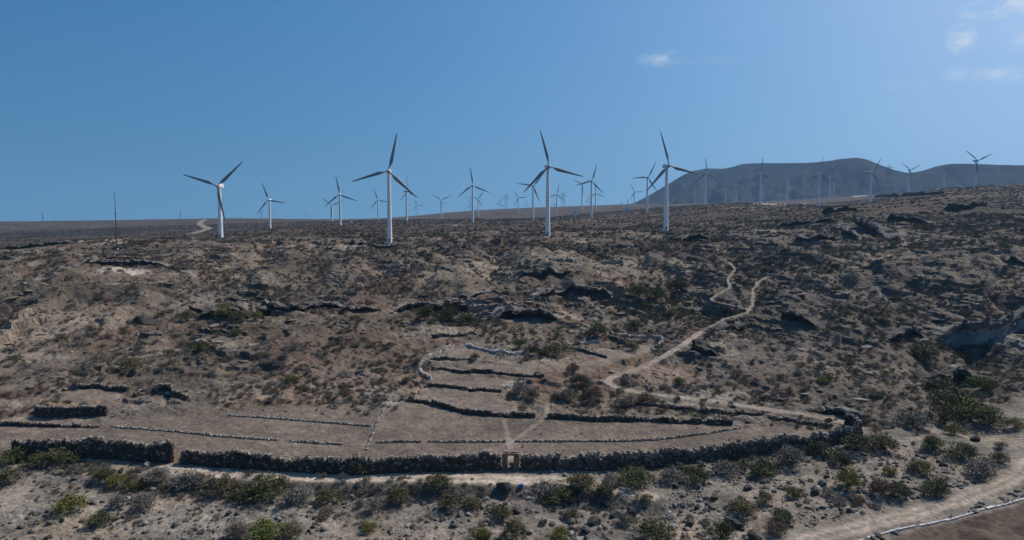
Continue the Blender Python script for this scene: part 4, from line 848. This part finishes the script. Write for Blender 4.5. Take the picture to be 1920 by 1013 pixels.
BUSH = [  # photo x, foot y, width px, colour, label
 (18, 872, 62, 'green', 'green bush at the left picture edge below the front wall'), (62, 880, 58, 'green', 'middle green bush of the clump at the left wall end'), (106, 876, 64, 'green', 'right-hand green bush of the clump against the left front wall'),
 (8, 915, 46, 'olive', 'olive bush cut by the left picture edge below the clump'), (122, 968, 62, 'yellow', 'lone yellow-green round bush on the bare stream bed at left'), (178, 993, 48, 'dark', 'low dark bush on the sand below the lone yellow-green one'),
 (186, 907, 40, 'olive', 'olive bush left of the yellow-green pair near the path end'), (212, 918, 40, 'yellow', 'left yellow-green bush of the pair near the path end'), (246, 922, 34, 'yellow', 'right yellow-green bush of the pair near the path end'),
 (285, 915, 48, 'grey', 'grey twiggy bush at the left end of the front path'), (262, 962, 50, 'grey', 'grey twiggy bush right of the lone yellow-green bush'), (215, 955, 36, 'grey', 'small grey bush between the lone bush and the larger grey one'), (345, 925, 60, 'grey', 'wide grey bush below the path in the left stream bank'),
 (412, 935, 60, 'olive', 'olive bush at the left end of the dark bank thicket'), (455, 945, 62, 'dark', 'dark bush in the bank thicket below the path'), (497, 945, 82, 'green', 'largest green bush of the bank thicket below the left path'), (560, 946, 56, 'grey', 'grey bush in the bank thicket, right of the largest green one'), (613, 950, 54, 'olive', 'olive bush at the right end of the bank thicket'), (610, 970, 36, 'brown', 'brown shrub in front of the right end of the bank thicket'),
 (440, 1016, 50, 'brown', 'brown shrub at the bottom edge left of the bright green one'), (488, 1018, 74, 'bright', 'bright green bush at the bottom edge'), (540, 1014, 54, 'olive', 'olive bush at the bottom edge right of the bright green one'),
 (670, 892, 50, 'olive', 'round olive bush standing against the front wall'), (817, 932, 54, 'green', 'upright green bush just below the path, left of the gateway'), (745, 952, 50, 'olive', 'olive bush on the bank left of the upright green one'), (700, 962, 40, 'grey', 'grey shrub on the bank left of the gateway'), (846, 958, 46, 'olive', 'low olive bush below the upright green bush'), (887, 960, 40, 'olive', 'low olive bush left of the black boulder'),
 (935, 978, 48, 'green', 'green bush below the black boulder'), (1030, 940, 60, 'grey', 'grey bush right of the black boulder'), (1056, 946, 62, 'green', 'tall green bush below the path right of the gateway'), (1092, 938, 62, 'olive', 'olive bush behind the tall green one below the path'), (1137, 943, 46, 'dark', 'dark bush at the bend of the front path'),
 (1193, 918, 68, 'green', 'dome-shaped green bush at the right end of the front path'), (1150, 912, 40, 'grey', 'grey shrub beside the dome-shaped bush at the path end'), (1072, 975, 34, 'olive', 'small olive bush among stones below the path bend'), (690, 1000, 32, 'yellow', 'small yellow-green bush on the sand, left of bottom centre'), (1210, 950, 32, 'dark', 'small dark bush among rocks below the path end'),
 (1235, 1018, 74, 'green', 'wide green bush at the bottom edge right of centre'), (1053, 1014, 40, 'yellow', 'yellow-green bush at the bottom edge among rocks'), (963, 1016, 52, 'olive', 'olive bush at the bottom edge near centre'), (897, 1018, 42, 'yellow', 'yellow-green bush at the bottom edge left of centre'), (1173, 988, 36, 'grey', 'grey bush among black boulders right of centre'),
 (1307, 910, 62, 'dark', 'tall dark green bush below the right front wall'), (1262, 908, 50, 'grey', 'grey bush left of the tall dark one below the right wall'), (1365, 895, 46, 'grey', 'grey bush between two dark green ones below the right wall'), (1432, 897, 70, 'dark', 'wide dark green bush below the right front wall'), (1490, 880, 56, 'grey', 'grey bush at the wall foot right of the wide dark one'), (1540, 860, 48, 'dark', 'dark bush at the foot of the right wall near its corner'), (1580, 878, 44, 'dark', 'dark bush out in front of the right wall corner'),
 (1618, 850, 56, 'olive', 'left olive-brown bush outside the wall corner'), (1660, 850, 60, 'olive', 'right olive-brown bush outside the wall corner'), (1757, 850, 48, 'green', 'round green bush between wall corner and right thicket'), (1813, 866, 62, 'green', 'broad green bush right of the round one on the sand'), (1797, 818, 40, 'yellow', 'light green bush at the foot of the right thicket'), (1673, 893, 30, 'yellow', 'small yellow-green bush in the right stream bed'), (1597, 920, 56, 'yellow', 'flat yellow-green bush in the right stream bed'), (1733, 893, 52, 'olive', 'olive bush above the road bend at right'), (1493, 935, 34, 'yellow', 'small round yellow-green bush right of the black rocks'), (1557, 934, 28, 'grey', 'small grey bush left below the flat yellow-green one'),
 (1400, 972, 60, 'olive', 'olive bush with yellow side beside the black boulder at lower right'), (1438, 948, 34, 'olive', 'small olive bush above the larger olive one at lower right'), (1470, 985, 52, 'dark', 'dark green bush above the reddish one at lower right'), (1460, 1004, 44, 'red', 'rounded red-brown shrub near the lower right road end'), (1660, 935, 50, 'red', 'red-brown shrub joined to a green one above the road'), (1692, 940, 46, 'dark', 'dark green bush joined to the red-brown one above the road'), (1763, 934, 54, 'green', 'green bush at the upper edge of the road'), (1850, 900, 60, 'grey', 'large grey bush inside the road bend'), (1880, 872, 34, 'olive', 'olive bush inside the road bend at the right edge'),
 (1357, 1018, 56, 'dark', 'dark bush at the bottom edge near the pale sand'), (1613, 948, 30, 'red', 'small red-brown shrub above the road'), (1577, 950, 36, 'grey', 'small grey shrub next to the small red-brown one'), (1910, 805, 34, 'yellow', 'yellow-green bush at the right edge below the thicket'), (1880, 842, 24, 'grey', 'small grey bush alone on the sand at the right edge'),
 (1768, 748, 66, 'dark', 'dark bush at the upper left of the right thicket'), (1800, 775, 72, 'green', 'middle bush of the right thicket'), (1833, 798, 80, 'bright', 'brightest green bush of the right thicket'), (1866, 802, 60, 'green', 'right end bush of the right thicket'), (1852, 735, 52, 'bright', 'bright green bush at the top of the right thicket'), (1778, 806, 52, 'dark', 'dark bush at the lower left of the right thicket'), (1743, 690, 64, 'dark', 'dark bush below the pale cliff on the right slope'), (1722, 808, 62, 'grey', 'grey-green bush left of the right thicket'),
 (800, 602, 46, 'green', 'left green bush under the central black overhang'), (840, 608, 42, 'green', 'middle green bush under the central black overhang'), (877, 612, 44, 'green', 'right green bush under the central black overhang'), (1120, 634, 42, 'green', 'round green bush at the top of the upper terraces'), (1187, 660, 28, 'green', 'round green bush inside the upper right plot'), (1190, 620, 38, 'dark', 'dark bush above the thin white hooked wall'),
 (1200, 560, 46, 'olive', 'olive bush beside the orange rock face'), (1232, 566, 36, 'dark', 'dark bush right of the orange rock face'), (1272, 552, 44, 'olive', 'olive bush in the hollow left of the winding footpath'), (347, 604, 32, 'olive', 'olive bush at the left end of the left slope ledge'), (420, 602, 44, 'yellow', 'left yellow-green bush before the cave mouths'), (447, 606, 38, 'green', 'middle green bush before the cave mouths'), (477, 602, 28, 'yellow', 'right yellow-green bush before the cave mouths'), (440, 632, 30, 'green', 'green bush at the end of the dark wall on the left slope'),
 (377, 664, 36, 'green', 'green bush on the left slope above the arched ruin'), (357, 655, 26, 'dark', 'dark bush touching the green one on the left slope'), (235, 694, 42, 'olive', 'olive bush on the left slope above the low ruined wall'), (545, 718, 30, 'yellow', 'yellow-green bush alone above the left field'), (1275, 722, 28, 'green', 'small green bush between track and right slope'), (1547, 720, 26, 'yellow', 'small yellow-green bush on the right rocky slope'), (1090, 730, 44, 'dark', 'dark green bush beside the short white wall in the terraces'),
 (1215, 762, 44, 'red', 'red-brown round shrub below the track, first from the left'), (1112, 757, 44, 'red', 'red-brown round shrub above the long terrace wall'), (1062, 757, 46, 'brown', 'brown shrub where the footpath meets the terrace wall'), (1180, 765, 44, 'brown', 'brown round shrub second right along the terrace wall'), (1045, 672, 60, 'olive', 'wide olive shrub on the upper terraces'), (975, 655, 30, 'olive', 'olive shrub on the pale upper terrace wall'), (1000, 672, 34, 'dark', 'dark shrub below the pale upper terrace wall'), (1075, 700, 26, 'red', 'small reddish shrub on the upper terraces'), (975, 745, 44, 'grey', 'grey shrub mass in the middle of the terraces'), (1000, 752, 36, 'brown', 'brown shrub right of the grey mass in the terraces'), (890, 676, 20, 'green', 'small green bush at the end of the uppermost terrace wall'),
]
for i, (px, py, w, k, lab) in enumerate(BUSH):
    h = hit(px, min(py, 1040)); W = w/FPX*h[1]*1.06; o = mk('bush', BIG[k][i % 3]); o.location = (h[0], h[1]+W*.25, float(gz(h[0], h[1]+W*.25))-.05)
    o.scale = (W, W*.9, W*(random.uniform(.55, .75) if w > 56 else random.uniform(.62, .9))); o.rotation_euler = (0, 0, random.random()*6.28); tag(o, lab, 'bush', 'green and dry bushes'); LM.append((lab, h[0], h[1]))

def by_landmark(first, x, y, fallback):
    P_ = np.array([(a, b) for _, a, b in LM]); d = np.hypot(P_[:, 0]-x, P_[:, 1]-y)
    for j in np.argsort(d)[:6]:
        if d[j] > 14: break
        ax, ay = P_[j]; dpx = (x/y-ax/ay)*y; dd = y-ay
        w_ = ('right of' if dpx > 0 else 'left of') if abs(dpx) > abs(dd)*.6 else ('above' if dd > 0 else 'below')
        far_ = ('close ' if d[j] < 3.5 else '')
        l_ = f"{first} {far_}{w_} the {LM[j][0]}"
        if len(l_.split()) <= 16: return l_
    return fallback
# scattered scrub ---------------------------------------------------------
BX = np.array([hit(b[0], b[1])[:2] for b in BUSH])
occ = np.clip(flat, 0, 1)
def samp(n, r0, r1, seed):
    g = np.random.default_rng(seed); r = np.sqrt(g.random(n)*(r1*r1-r0*r0)+r0*r0); th = (g.random(n)*2-1)*R_(41); return r*np.sin(th), r*np.cos(th), g
def nearest_hits(f, n): return f
recs = []       # x, y, size, kind
x, y, g = samp(90000, 103, 470, 1)
rr = np.hypot(x, y); ok = (gsample(x, y, occ) < .25) & (gsample(x, y, bed) < .5)
den = .27-1.1*(sstep(0, .42, gsample(x, y, gul))-.55)*gsample(x, y, gmask)+1.55*fbm(x, y, 26, 3, 201)+.5*fbm(x, y, 7, 2, 203)+.2*gsample(x, y, right)
for (px, py, rx, ry, w_) in [(640, 690, 150, 60, .75), (90, 735, 100, 28, .5), (300, 700, 120, 40, .5), (1240, 580, 100, 45, .5), (1780, 680, 120, 50, .4), (1640, 700, 160, 60, .3), (560, 560, 120, 40, .25), (440, 520, 120, 24, .25), (780, 680, 60, 40, .4), (960, 630, 110, 20, .35)]:
    c_ = hit(px, py); a_ = hit(px, py-ry); b_ = hit(px, py+ry); q_ = ((x-c_[0])/(rx/FPX*c_[1]))**2+((y-c_[1])/max(3, (a_-b_)[1]/2))**2; den += w_*sstep(1.3, .6, q_)
den = den*(1-.8*gsample(x, y, bare)); ok &= g.random(len(x)) < np.clip(den, .04, .95)*.8
x, y, rr = x[ok], y[ok], rr[ok]; rt = gsample(x, y, right)
kn = fbm(x, y, 40, 3, 207)+g.normal(size=len(x))*.16
kd = np.where(kn > .16, 1, np.where(kn < -.2, 2, 0)); kd = np.where((g.random(len(x)) < .10+.10*rt), 3, kd); kd = np.where((g.random(len(x)) < .06+.16*rt), 4, kd); kd = np.where((rt > .5) & (g.random(len(x)) < .3), 2, kd)
hol = hit(1240, 590); dh = np.hypot((x-hol[0])/22, (y-hol[1])/26); kd = np.where((dh < 1) & (g.random(len(x)) < .6), 4, kd)
sz = (.6+1.15*g.random(len(x))**2.4)*(.75+.25*sstep(105, 150, rr))*(1+.25*(kd >= 3))*(1+.25*sstep(200, 400, rr))
recs.append(np.stack([x, y, sz, kd], 1))
x, y, g = samp(52000, 460, 1150, 2); ok = (gsample(x, y, occ) < .3) & (g.random(len(x)) < np.clip(.5+fbm(x, y, 60, 3, 211)*1.2, .05, .9)*.75)
x, y = x[ok], y[ok]; recs.append(np.stack([x, y, 1.0+1.4*g.random(len(x))**2, np.where(g.random(len(x)) < .5, 1, np.where(g.random(len(x)) < .6, 0, 4))], 1))
x, y, g = samp(5200, 70, 125, 3); ok = (gsample(x, y, occ) < .2) & (gsample(x, y, bed) > .6) & (g.random(len(x)) < np.clip(.35+fbm(x, y, 9, 3, 213)*1.6, .03, .9))
x, y = x[ok], y[ok]; kk = g.random(len(x)); recs.append(np.stack([x, y, .3+.75*g.random(len(x))**2.5, np.where(kk < .42, 2, np.where(kk < .62, 0, np.where(kk < .74, 3, np.where(kk < .86, 5, 1))))], 1))
# dry clumps thick along the foot of the front wall and the bank below the path
for pts, n, wd in [([(120, 880), (260, 900), (330, 918), (640, 925), (900, 922)], 240, 1.6), ([(1020, 922), (1140, 938)], 60, 1.5), ([(1240, 880), (1400, 872), (1560, 850)], 130, 1.6), ([(600, 740), (660, 752), (740, 745)], 90, 3.0), ([(1500, 800), (1720, 800)], 60, 2)]:
    L = wall_line(pts, 1.0); i = g.integers(0, len(L), n); recs.append(np.stack([L[i, 0]+g.normal(size=n)*wd, L[i, 1]+g.normal(size=n)*wd, .5+.9*g.random(n)**1.6, np.where(g.random(n) < .55, 2, np.where(g.random(n) < .5, 4, 0))], 1))
# low dry weeds in the fields
x, y, g = samp(2600, 98, 170, 4); ok = (gsample(x, y, (FM > 0).astype(float)) > .7) & (gsample(x, y, np.clip(PD, 0, 5)) > 1.5) & (g.random(len(x)) < .16)
recs.append(np.stack([x[ok], y[ok], .2+.25*g.random(ok.sum()), np.where(g.random(ok.sum()) < .6, 0, 2)], 1))
A_ = np.concatenate(recs)
far_ok = np.ones(len(A_), bool)
A_ = A_[far_ok]; app = A_[:, 2]/np.hypot(A_[:, 0], A_[:, 1]); app = np.where(np.abs(np.arctan2(A_[:, 0], A_[:, 1])) < R_(36.7), app, 0); app = np.where(A_[:, 1] < 80, 0, app)
order = np.argsort(-app); KN = ['brown', 'red', 'grey', 'olive', 'dark', 'straw']
KW = {'brown': 'brown dry', 'red': 'reddish dry', 'grey': 'grey twiggy', 'olive': 'olive green', 'dark': 'dark green', 'straw': 'straw yellow'}
zA = gz(A_[:, 0], A_[:, 1])
NI = 300-0
for j in order[:NI-1]:
    x, y, s, k = A_[j]; k = KN[int(k)]; px = CX+FPX*x/y
    b = float(gsample(x, y, bed)); Yb = float(np.interp(x, BEDL[:, 0], BEDL[:, 1]))
    if b > .5: zn = ('stream bed', 'under the front wall' if Yb-y < 5 else 'on the gravel stream bed')
    elif y < 125 and px < 1500: zn = ('fields', 'beside the walled fields')
    elif px > 1250: zn = ('right slope', 'on the dark rocky right slope')
    elif px < 720: zn = ('left slope', 'on the brown slope above the left field')
    else: zn = ('terraces', 'around the stepped upper terraces')
    side_ = 'left of the gateway' if px < 955 else 'right of the gateway'
    sw = 'larger' if s > 1.0 else 'small'
    nm = 'grass_tuft' if k == 'straw' else 'shrub'
    o = mk(nm, SMALL[k][j % len(SMALL[k])]); o.location = (x, y, float(zA[j])-.04); w = s*1.15; o.scale = (w, w, w*random.uniform(.6, .95)); o.rotation_euler = (0, 0, random.random()*6.28)
    what = 'grass tuft' if k == 'straw' else 'shrub'
    lab = by_landmark(f"{sw} {KW[k]} {what}", x, y, f"{sw} {KW[k]} {what} {zn[1]}"+(f", {side_}" if zn[0] in ('stream bed', 'fields') else ''))
    tag(o, lab, 'grass' if k == 'straw' else 'shrub', f"{KW[k]} {what}s {zn[1]}")
rest = order[NI-1:]

def proto_collection(name, meshes):
    c = bpy.data.collections.new(name)
    for i, me in enumerate(meshes):
        o = bpy.data.objects.new('%s_form_%02d' % (name, i), me); c.objects.link(o)
    return c
def scatter(name, pts, rot, scl, idx_, pc, label, cat):
    me = bpy.data.meshes.new(name); me.vertices.add(len(pts)); me.vertices.foreach_set('co', np.asarray(pts, np.float32).ravel())
    a = me.attributes.new('rot', 'FLOAT_VECTOR', 'POINT'); a.data.foreach_set('vector', np.asarray(rot, np.float32).ravel())
    a = me.attributes.new('scl', 'FLOAT_VECTOR', 'POINT'); a.data.foreach_set('vector', np.asarray(scl, np.float32).ravel())
    a = me.attributes.new('pick', 'INT', 'POINT'); a.data.foreach_set('value', np.asarray(idx_, np.int32))
    o = mk(name, me); tag(o, label, cat, kind='stuff')
    ng = bpy.data.node_groups.new(name+'_nodes', 'GeometryNodeTree')
    ng.interface.new_socket('Geometry', in_out='INPUT', socket_type='NodeSocketGeometry'); ng.interface.new_socket('Geometry', in_out='OUTPUT', socket_type='NodeSocketGeometry')
    n, l = ng.nodes, ng.links; gi = n.new('NodeGroupInput'); go = n.new('NodeGroupOutput'); ip = n.new('GeometryNodeInstanceOnPoints'); ci = n.new('GeometryNodeCollectionInfo')
    ci.inputs['Collection'].default_value = pc; ci.inputs['Separate Children'].default_value = True; ci.inputs['Reset Children'].default_value = True
    def attr(nm, ty): q = n.new('GeometryNodeInputNamedAttribute'); q.data_type = ty; q.inputs['Name'].default_value = nm; return q.outputs['Attribute']
    l.new(gi.outputs[0], ip.inputs['Points']); l.new(ci.outputs[0], ip.inputs['Instance']); ip.inputs['Pick Instance'].default_value = True
    l.new(attr('pick', 'INT'), ip.inputs['Instance Index']); l.new(attr('rot', 'FLOAT_VECTOR'), ip.inputs['Rotation']); l.new(attr('scl', 'FLOAT_VECTOR'), ip.inputs['Scale'])
    l.new(ip.outputs[0], go.inputs[0]); md = o.modifiers.new('scatter', 'NODES'); md.node_group = ng; return o
flatm = []; start = {}
for k in KN: start[k] = len(flatm); flatm += SMALL[k]
gg = np.random.default_rng(77); Q = A_[rest]; nq = len(Q)
pick = np.array([start[KN[int(k)]] for k in Q[:, 3]])+gg.integers(0, 2, nq)
w = Q[:, 2]*1.15
scatter('scrub', np.stack([Q[:, 0], Q[:, 1], zA[rest]-.05], 1), np.stack([gg.normal(size=nq)*.1, gg.normal(size=nq)*.1, gg.random(nq)*6.28], 1), np.stack([w, w, w*(.55+.4*gg.random(nq))], 1), pick, proto_collection('scrub', flatm), 'low dry scrub covering the hillside and plateau', 'scrub')

# ------------------------------------------------------------------ rocks
def rock_mesh(seed, mat, flat_=.7):
    import bmesh
    r = np.random.default_rng(seed); bm = bmesh.new(); bmesh.ops.create_icosphere(bm, subdivisions=2, radius=.5)
    pl = [(r.normal(size=3), .25+.2*r.random()) for _ in range(9)]
    for v in bm.verts:
        p = np.array(v.co)
        for nrm, d in pl:
            nrm = nrm/np.linalg.norm(nrm); e = p@nrm-d
            if e > 0: p = p-nrm*e
        v.co = Vector(p*np.array([1.25, 1.0, flat_])*1.15+r.normal(size=3)*.012)
    me = bpy.data.meshes.new('boulder'); bm.to_mesh(me); bm.free(); me.materials.append(M[mat]); return me
ROCK = {k: [rock_mesh(300+10*i+j, k, .75) for j in range(3)] for i, k in enumerate(['rock', 'rock_dark', 'rock_pale', 'rock_tan'])}
SLAB = {k: [rock_mesh(360+10*i+j, k, .28) for j in range(3)] for i, k in enumerate(['rock', 'rock_dark', 'rock_tan'])}
NAMED = [(945, 927, 32, 'rock_dark', 'black stand-in boulder for the hollow opposite the gateway'), (1377, 990, 34, 'rock_dark', 'large dark boulder beside the olive bush at lower right'), (1420, 1014, 36, 'rock_dark', 'dark boulder at the bottom edge near the road'), (1295, 985, 22, 'rock_dark', 'dark boulder beside the pale sand patch'),  # first entry: black boulder added in place of a dark hollow
 (1115, 985, 26, 'rock_dark', 'black boulder among stones below the path bend'), (1155, 970, 24, 'rock', 'upper grey boulder of the rock group right of centre'), (1185, 968, 28, 'rock_dark', 'black boulder right in the rock group right of centre'), (1073, 983, 20, 'rock', 'blue-grey boulder beside a straw tuft'), (1100, 1000, 24, 'rock_dark', 'dark boulder at lower centre right'), (920, 983, 14, 'rock', 'small blue-grey boulder left of the green bush below centre'), (970, 962, 20, 'rock_dark', 'dark boulder just below the large black one'),
 (910, 1008, 26, 'rock', 'grey boulder at the bottom edge left of centre'), (1340, 938, 20, 'rock_dark', 'dark boulder below the grey bushes at right'), (1308, 916, 18, 'rock', 'grey boulder at the foot of the tall dark bush'), (1403, 920, 20, 'rock_dark', 'dark boulder in the middle of the right stream bed'), (1530, 928, 22, 'rock_dark', 'black boulder left of the flat yellow-green bush'), (1545, 912, 20, 'rock', 'grey boulder above the flat yellow-green bush'), (1700, 900, 16, 'rock', 'grey boulder near the right yellow-green bush'), (1830, 828, 20, 'rock_dark', 'black boulder on the sand below the right thicket'), (1060, 893, 10, 'rock_pale', 'white block on the ground right of the gateway'), (1035, 886, 8, 'rock_pale', 'small white stone at the wall foot right of the gateway'), (1055, 884, 8, 'rock_pale', 'round white stone against the right wall foot'), (275, 875, 14, 'rock_pale', 'white stones at the left end of the front path'), (1375, 766, 14, 'rock_dark', 'black boulder at the edge of the dirt track'), (1372, 757, 10, 'rock_pale', 'white block lying beside the dirt track'), (1595, 493, 9, 'rock_pale', 'white boulder on the right slope under the knoll')]
for i, (px, py, w, k, lab) in enumerate(NAMED):
    h = hit(px, py); W = w/FPX*h[1]; o = mk('boulder', ROCK[k][i % 3]); o.scale = (W*.8, W*.8, W*.9); o.location = (h[0], h[1]+W*.2, float(gz(h[0], h[1]+W*.2))+W*.18); o.rotation_euler = (random.uniform(-.2, .2), random.uniform(-.2, .2), random.random()*6); tag(o, lab, 'boulder', 'named boulders'); LM.append((lab, h[0], h[1]))
h = hit(977, 914); mb = MB(); mb.box((0, 0, .22), (.6, .45, .5), None, .18); o = mb.build('plastic_sack', M['blue']); o.location = (h[0], h[1], float(gz(h[0], h[1]))); tag(o, 'small blue plastic sack right of the large black boulder', 'sack')
rk = []
x, y, g = samp(24000, 68, 125, 5); ok = (gsample(x, y, occ) < .35) & (gsample(x, y, bed) > .5) & (g.random(len(x)) < np.clip(.42+fbm(x, y, 10, 3, 221)*1.3+.25*sstep(-5, 40, x), .04, .95))
x, y = x[ok], y[ok]; u = g.random(len(x)); rk.append(np.stack([x, y, .1+.7*u**4.5+.12*g.random(len(x)), np.where(g.random(len(x)) < .55, 0, np.where(g.random(len(x)) < .45, 1, np.where(g.random(len(x)) < .5, 2, 3)))], 1))
x, y, g = samp(26000, 104, 420, 6); rt = gsample(x, y, right); ok = (gsample(x, y, occ) < .2) & (gsample(x, y, bed) < .5) & (g.random(len(x)) < np.clip(.22+fbm(x, y, 20, 3, 223)+.22*rt, .02, .8))
x, y, rt = x[ok], y[ok], rt[ok]; u = g.random(len(x)); rk.append(np.stack([x, y, .22+1.0*u**4, np.where(g.random(len(x)) < .3+.4*rt, 0, np.where(g.random(len(x)) < .35, 1, 3))], 1))
K_ = np.concatenate(rk); zK = gz(K_[:, 0], K_[:, 1]); RN = ['rock', 'rock_dark', 'rock_pale', 'rock_tan']
app = K_[:, 2]/np.hypot(K_[:, 0], K_[:, 1]); app = np.where((np.abs(np.arctan2(K_[:, 0], K_[:, 1])) < R_(36.5)) & (K_[:, 1] > 80), app, 0); order = np.argsort(-app)
RW = {'rock': 'grey', 'rock_dark': 'black', 'rock_pale': 'pale', 'rock_tan': 'tan'}
for j in order[:274]:
    x, y, s, k = K_[j]; k = RN[int(k)]; px = CX+FPX*x/y; o = mk('boulder', ROCK[k][j % 3]); o.location = (x, y, float(zK[j])+s*.12); o.scale = (s, s, s*random.uniform(.7, 1)); o.rotation_euler = (random.uniform(-.3, .3), random.uniform(-.3, .3), random.random()*6)
    zn = 'on the stream bed' if float(gsample(x, y, bed)) > .5 else ('on the dark right slope' if px > 1250 else 'on the slope above the fields')
    sd_ = 'left of the gateway' if px < 955 else ('between gateway and right wall corner' if px < 1610 else 'beyond the right wall corner')
    sw = 'small' if s < .5 else ('mid-size' if s < .7 else 'larger')
    lab = by_landmark(f"{sw} {RW[k]} boulder", x, y, f"{sw} {RW[k]} boulder {zn}, {sd_}"); tag(o, lab, 'boulder', f"{RW[k]} boulders {zn}")
rest = order[274:]; Q = K_[rest]; nq = len(Q); fm = sum([ROCK[k] for k in RN], [])
w = Q[:, 2]
scatter('stones', np.stack([Q[:, 0], Q[:, 1], zK[rest]+w*.1], 1), np.stack([gg.normal(size=nq)*.25, gg.normal(size=nq)*.25, gg.random(nq)*6.28], 1), np.stack([w, w, w*(.6+.5*gg.random(nq))], 1), Q[:, 3].astype(int)*3+gg.integers(0, 3, nq), proto_collection('stones', fm), 'loose stones strewn over the stream bed and slopes', 'stones')
# flat slabs of bedding standing out of the hillside
x, y, g = samp(40000, 135, 430, 8); lmv = gsample(x, y, lm_grid); dzv = gsample(x, y, dzr); ok = (lmv > .25) & (dzv > .3) & (gsample(x, y, occ) < .1); x, y = x[ok][:1100], y[ok][:1100]; n = len(x)
th = np.arctan2(x, y); sz = .8+1.5*g.random(n)**2.5; rt = gsample(x, y, right)
kk = np.where(g.random(n) < .35+.35*rt, 0, np.where(g.random(n) < .35, 1, 2))
scatter('rock_slabs', np.stack([x-np.sin(th)*.3, y-np.cos(th)*.3, gz(x, y)+.12], 1), np.stack([g.normal(size=n)*.1+.05, g.normal(size=n)*.1, -th+g.normal(size=n)*.3], 1), np.stack([sz*1.3, sz*.8, sz*.8], 1), kk*3+g.integers(0, 3, n), proto_collection('rock_slabs', sum([SLAB[k] for k in ['rock', 'rock_dark', 'rock_tan']], [])), 'flat slabs of bedded rock cropping out of the hillside', 'rock')

# ------------------------------------------------------------------ the air
mb = MB(); mb.box((0, 0, 125), (11800, 11800, 470)); hz = mb.build('haze', None); tag(hz, kind='stuff')
hm = bpy.data.materials.new('haze_air'); hm.use_nodes = True; nt = hm.node_tree; nt.nodes.remove(nt.nodes['Principled BSDF'])
pv = nt.nodes.new('ShaderNodeVolumePrincipled'); pv.inputs['Color'].default_value = (.30, .58, .90, 1); pv.inputs['Density'].default_value = .000096; pv.inputs['Anisotropy'].default_value = .1
nt.links.new(pv.outputs[0], nt.nodes['Material Output'].inputs['Volume']); hz.data.materials.clear(); hz.data.materials.append(hm)

# ------------------------------------------------------------------ labels: tell look-alikes near one landmark apart by their order from the left
ORD = ['first', 'second', 'third', 'fourth', 'fifth', 'sixth', 'seventh', 'eighth', 'ninth', 'tenth', 'eleventh', 'twelfth']
same = {}
for o in scene.objects:
    if o.parent is None and o.get('category') in ('shrub', 'grass', 'boulder'): same.setdefault(o['label'], []).append(o)
for lab, os_ in same.items():
    n = len(os_)
    if n < 2 or n > 12: continue
    os_.sort(key=lambda o: o.location.x/o.location.y)
    for i, o in enumerate(os_):
        pre = ['leftmost', 'rightmost'][i] if n == 2 else (['leftmost', 'middle', 'rightmost'][i] if n == 3 else ('leftmost' if i == 0 else 'rightmost' if i == n-1 else ORD[i]+' from left'))
        words = (pre+' '+lab).split()
        if len(words) > 16: words = [w for w in words if w not in ('larger', 'small', 'mid-size', 'close')]
        if len(words) <= 16: o['label'] = ' '.join(words)
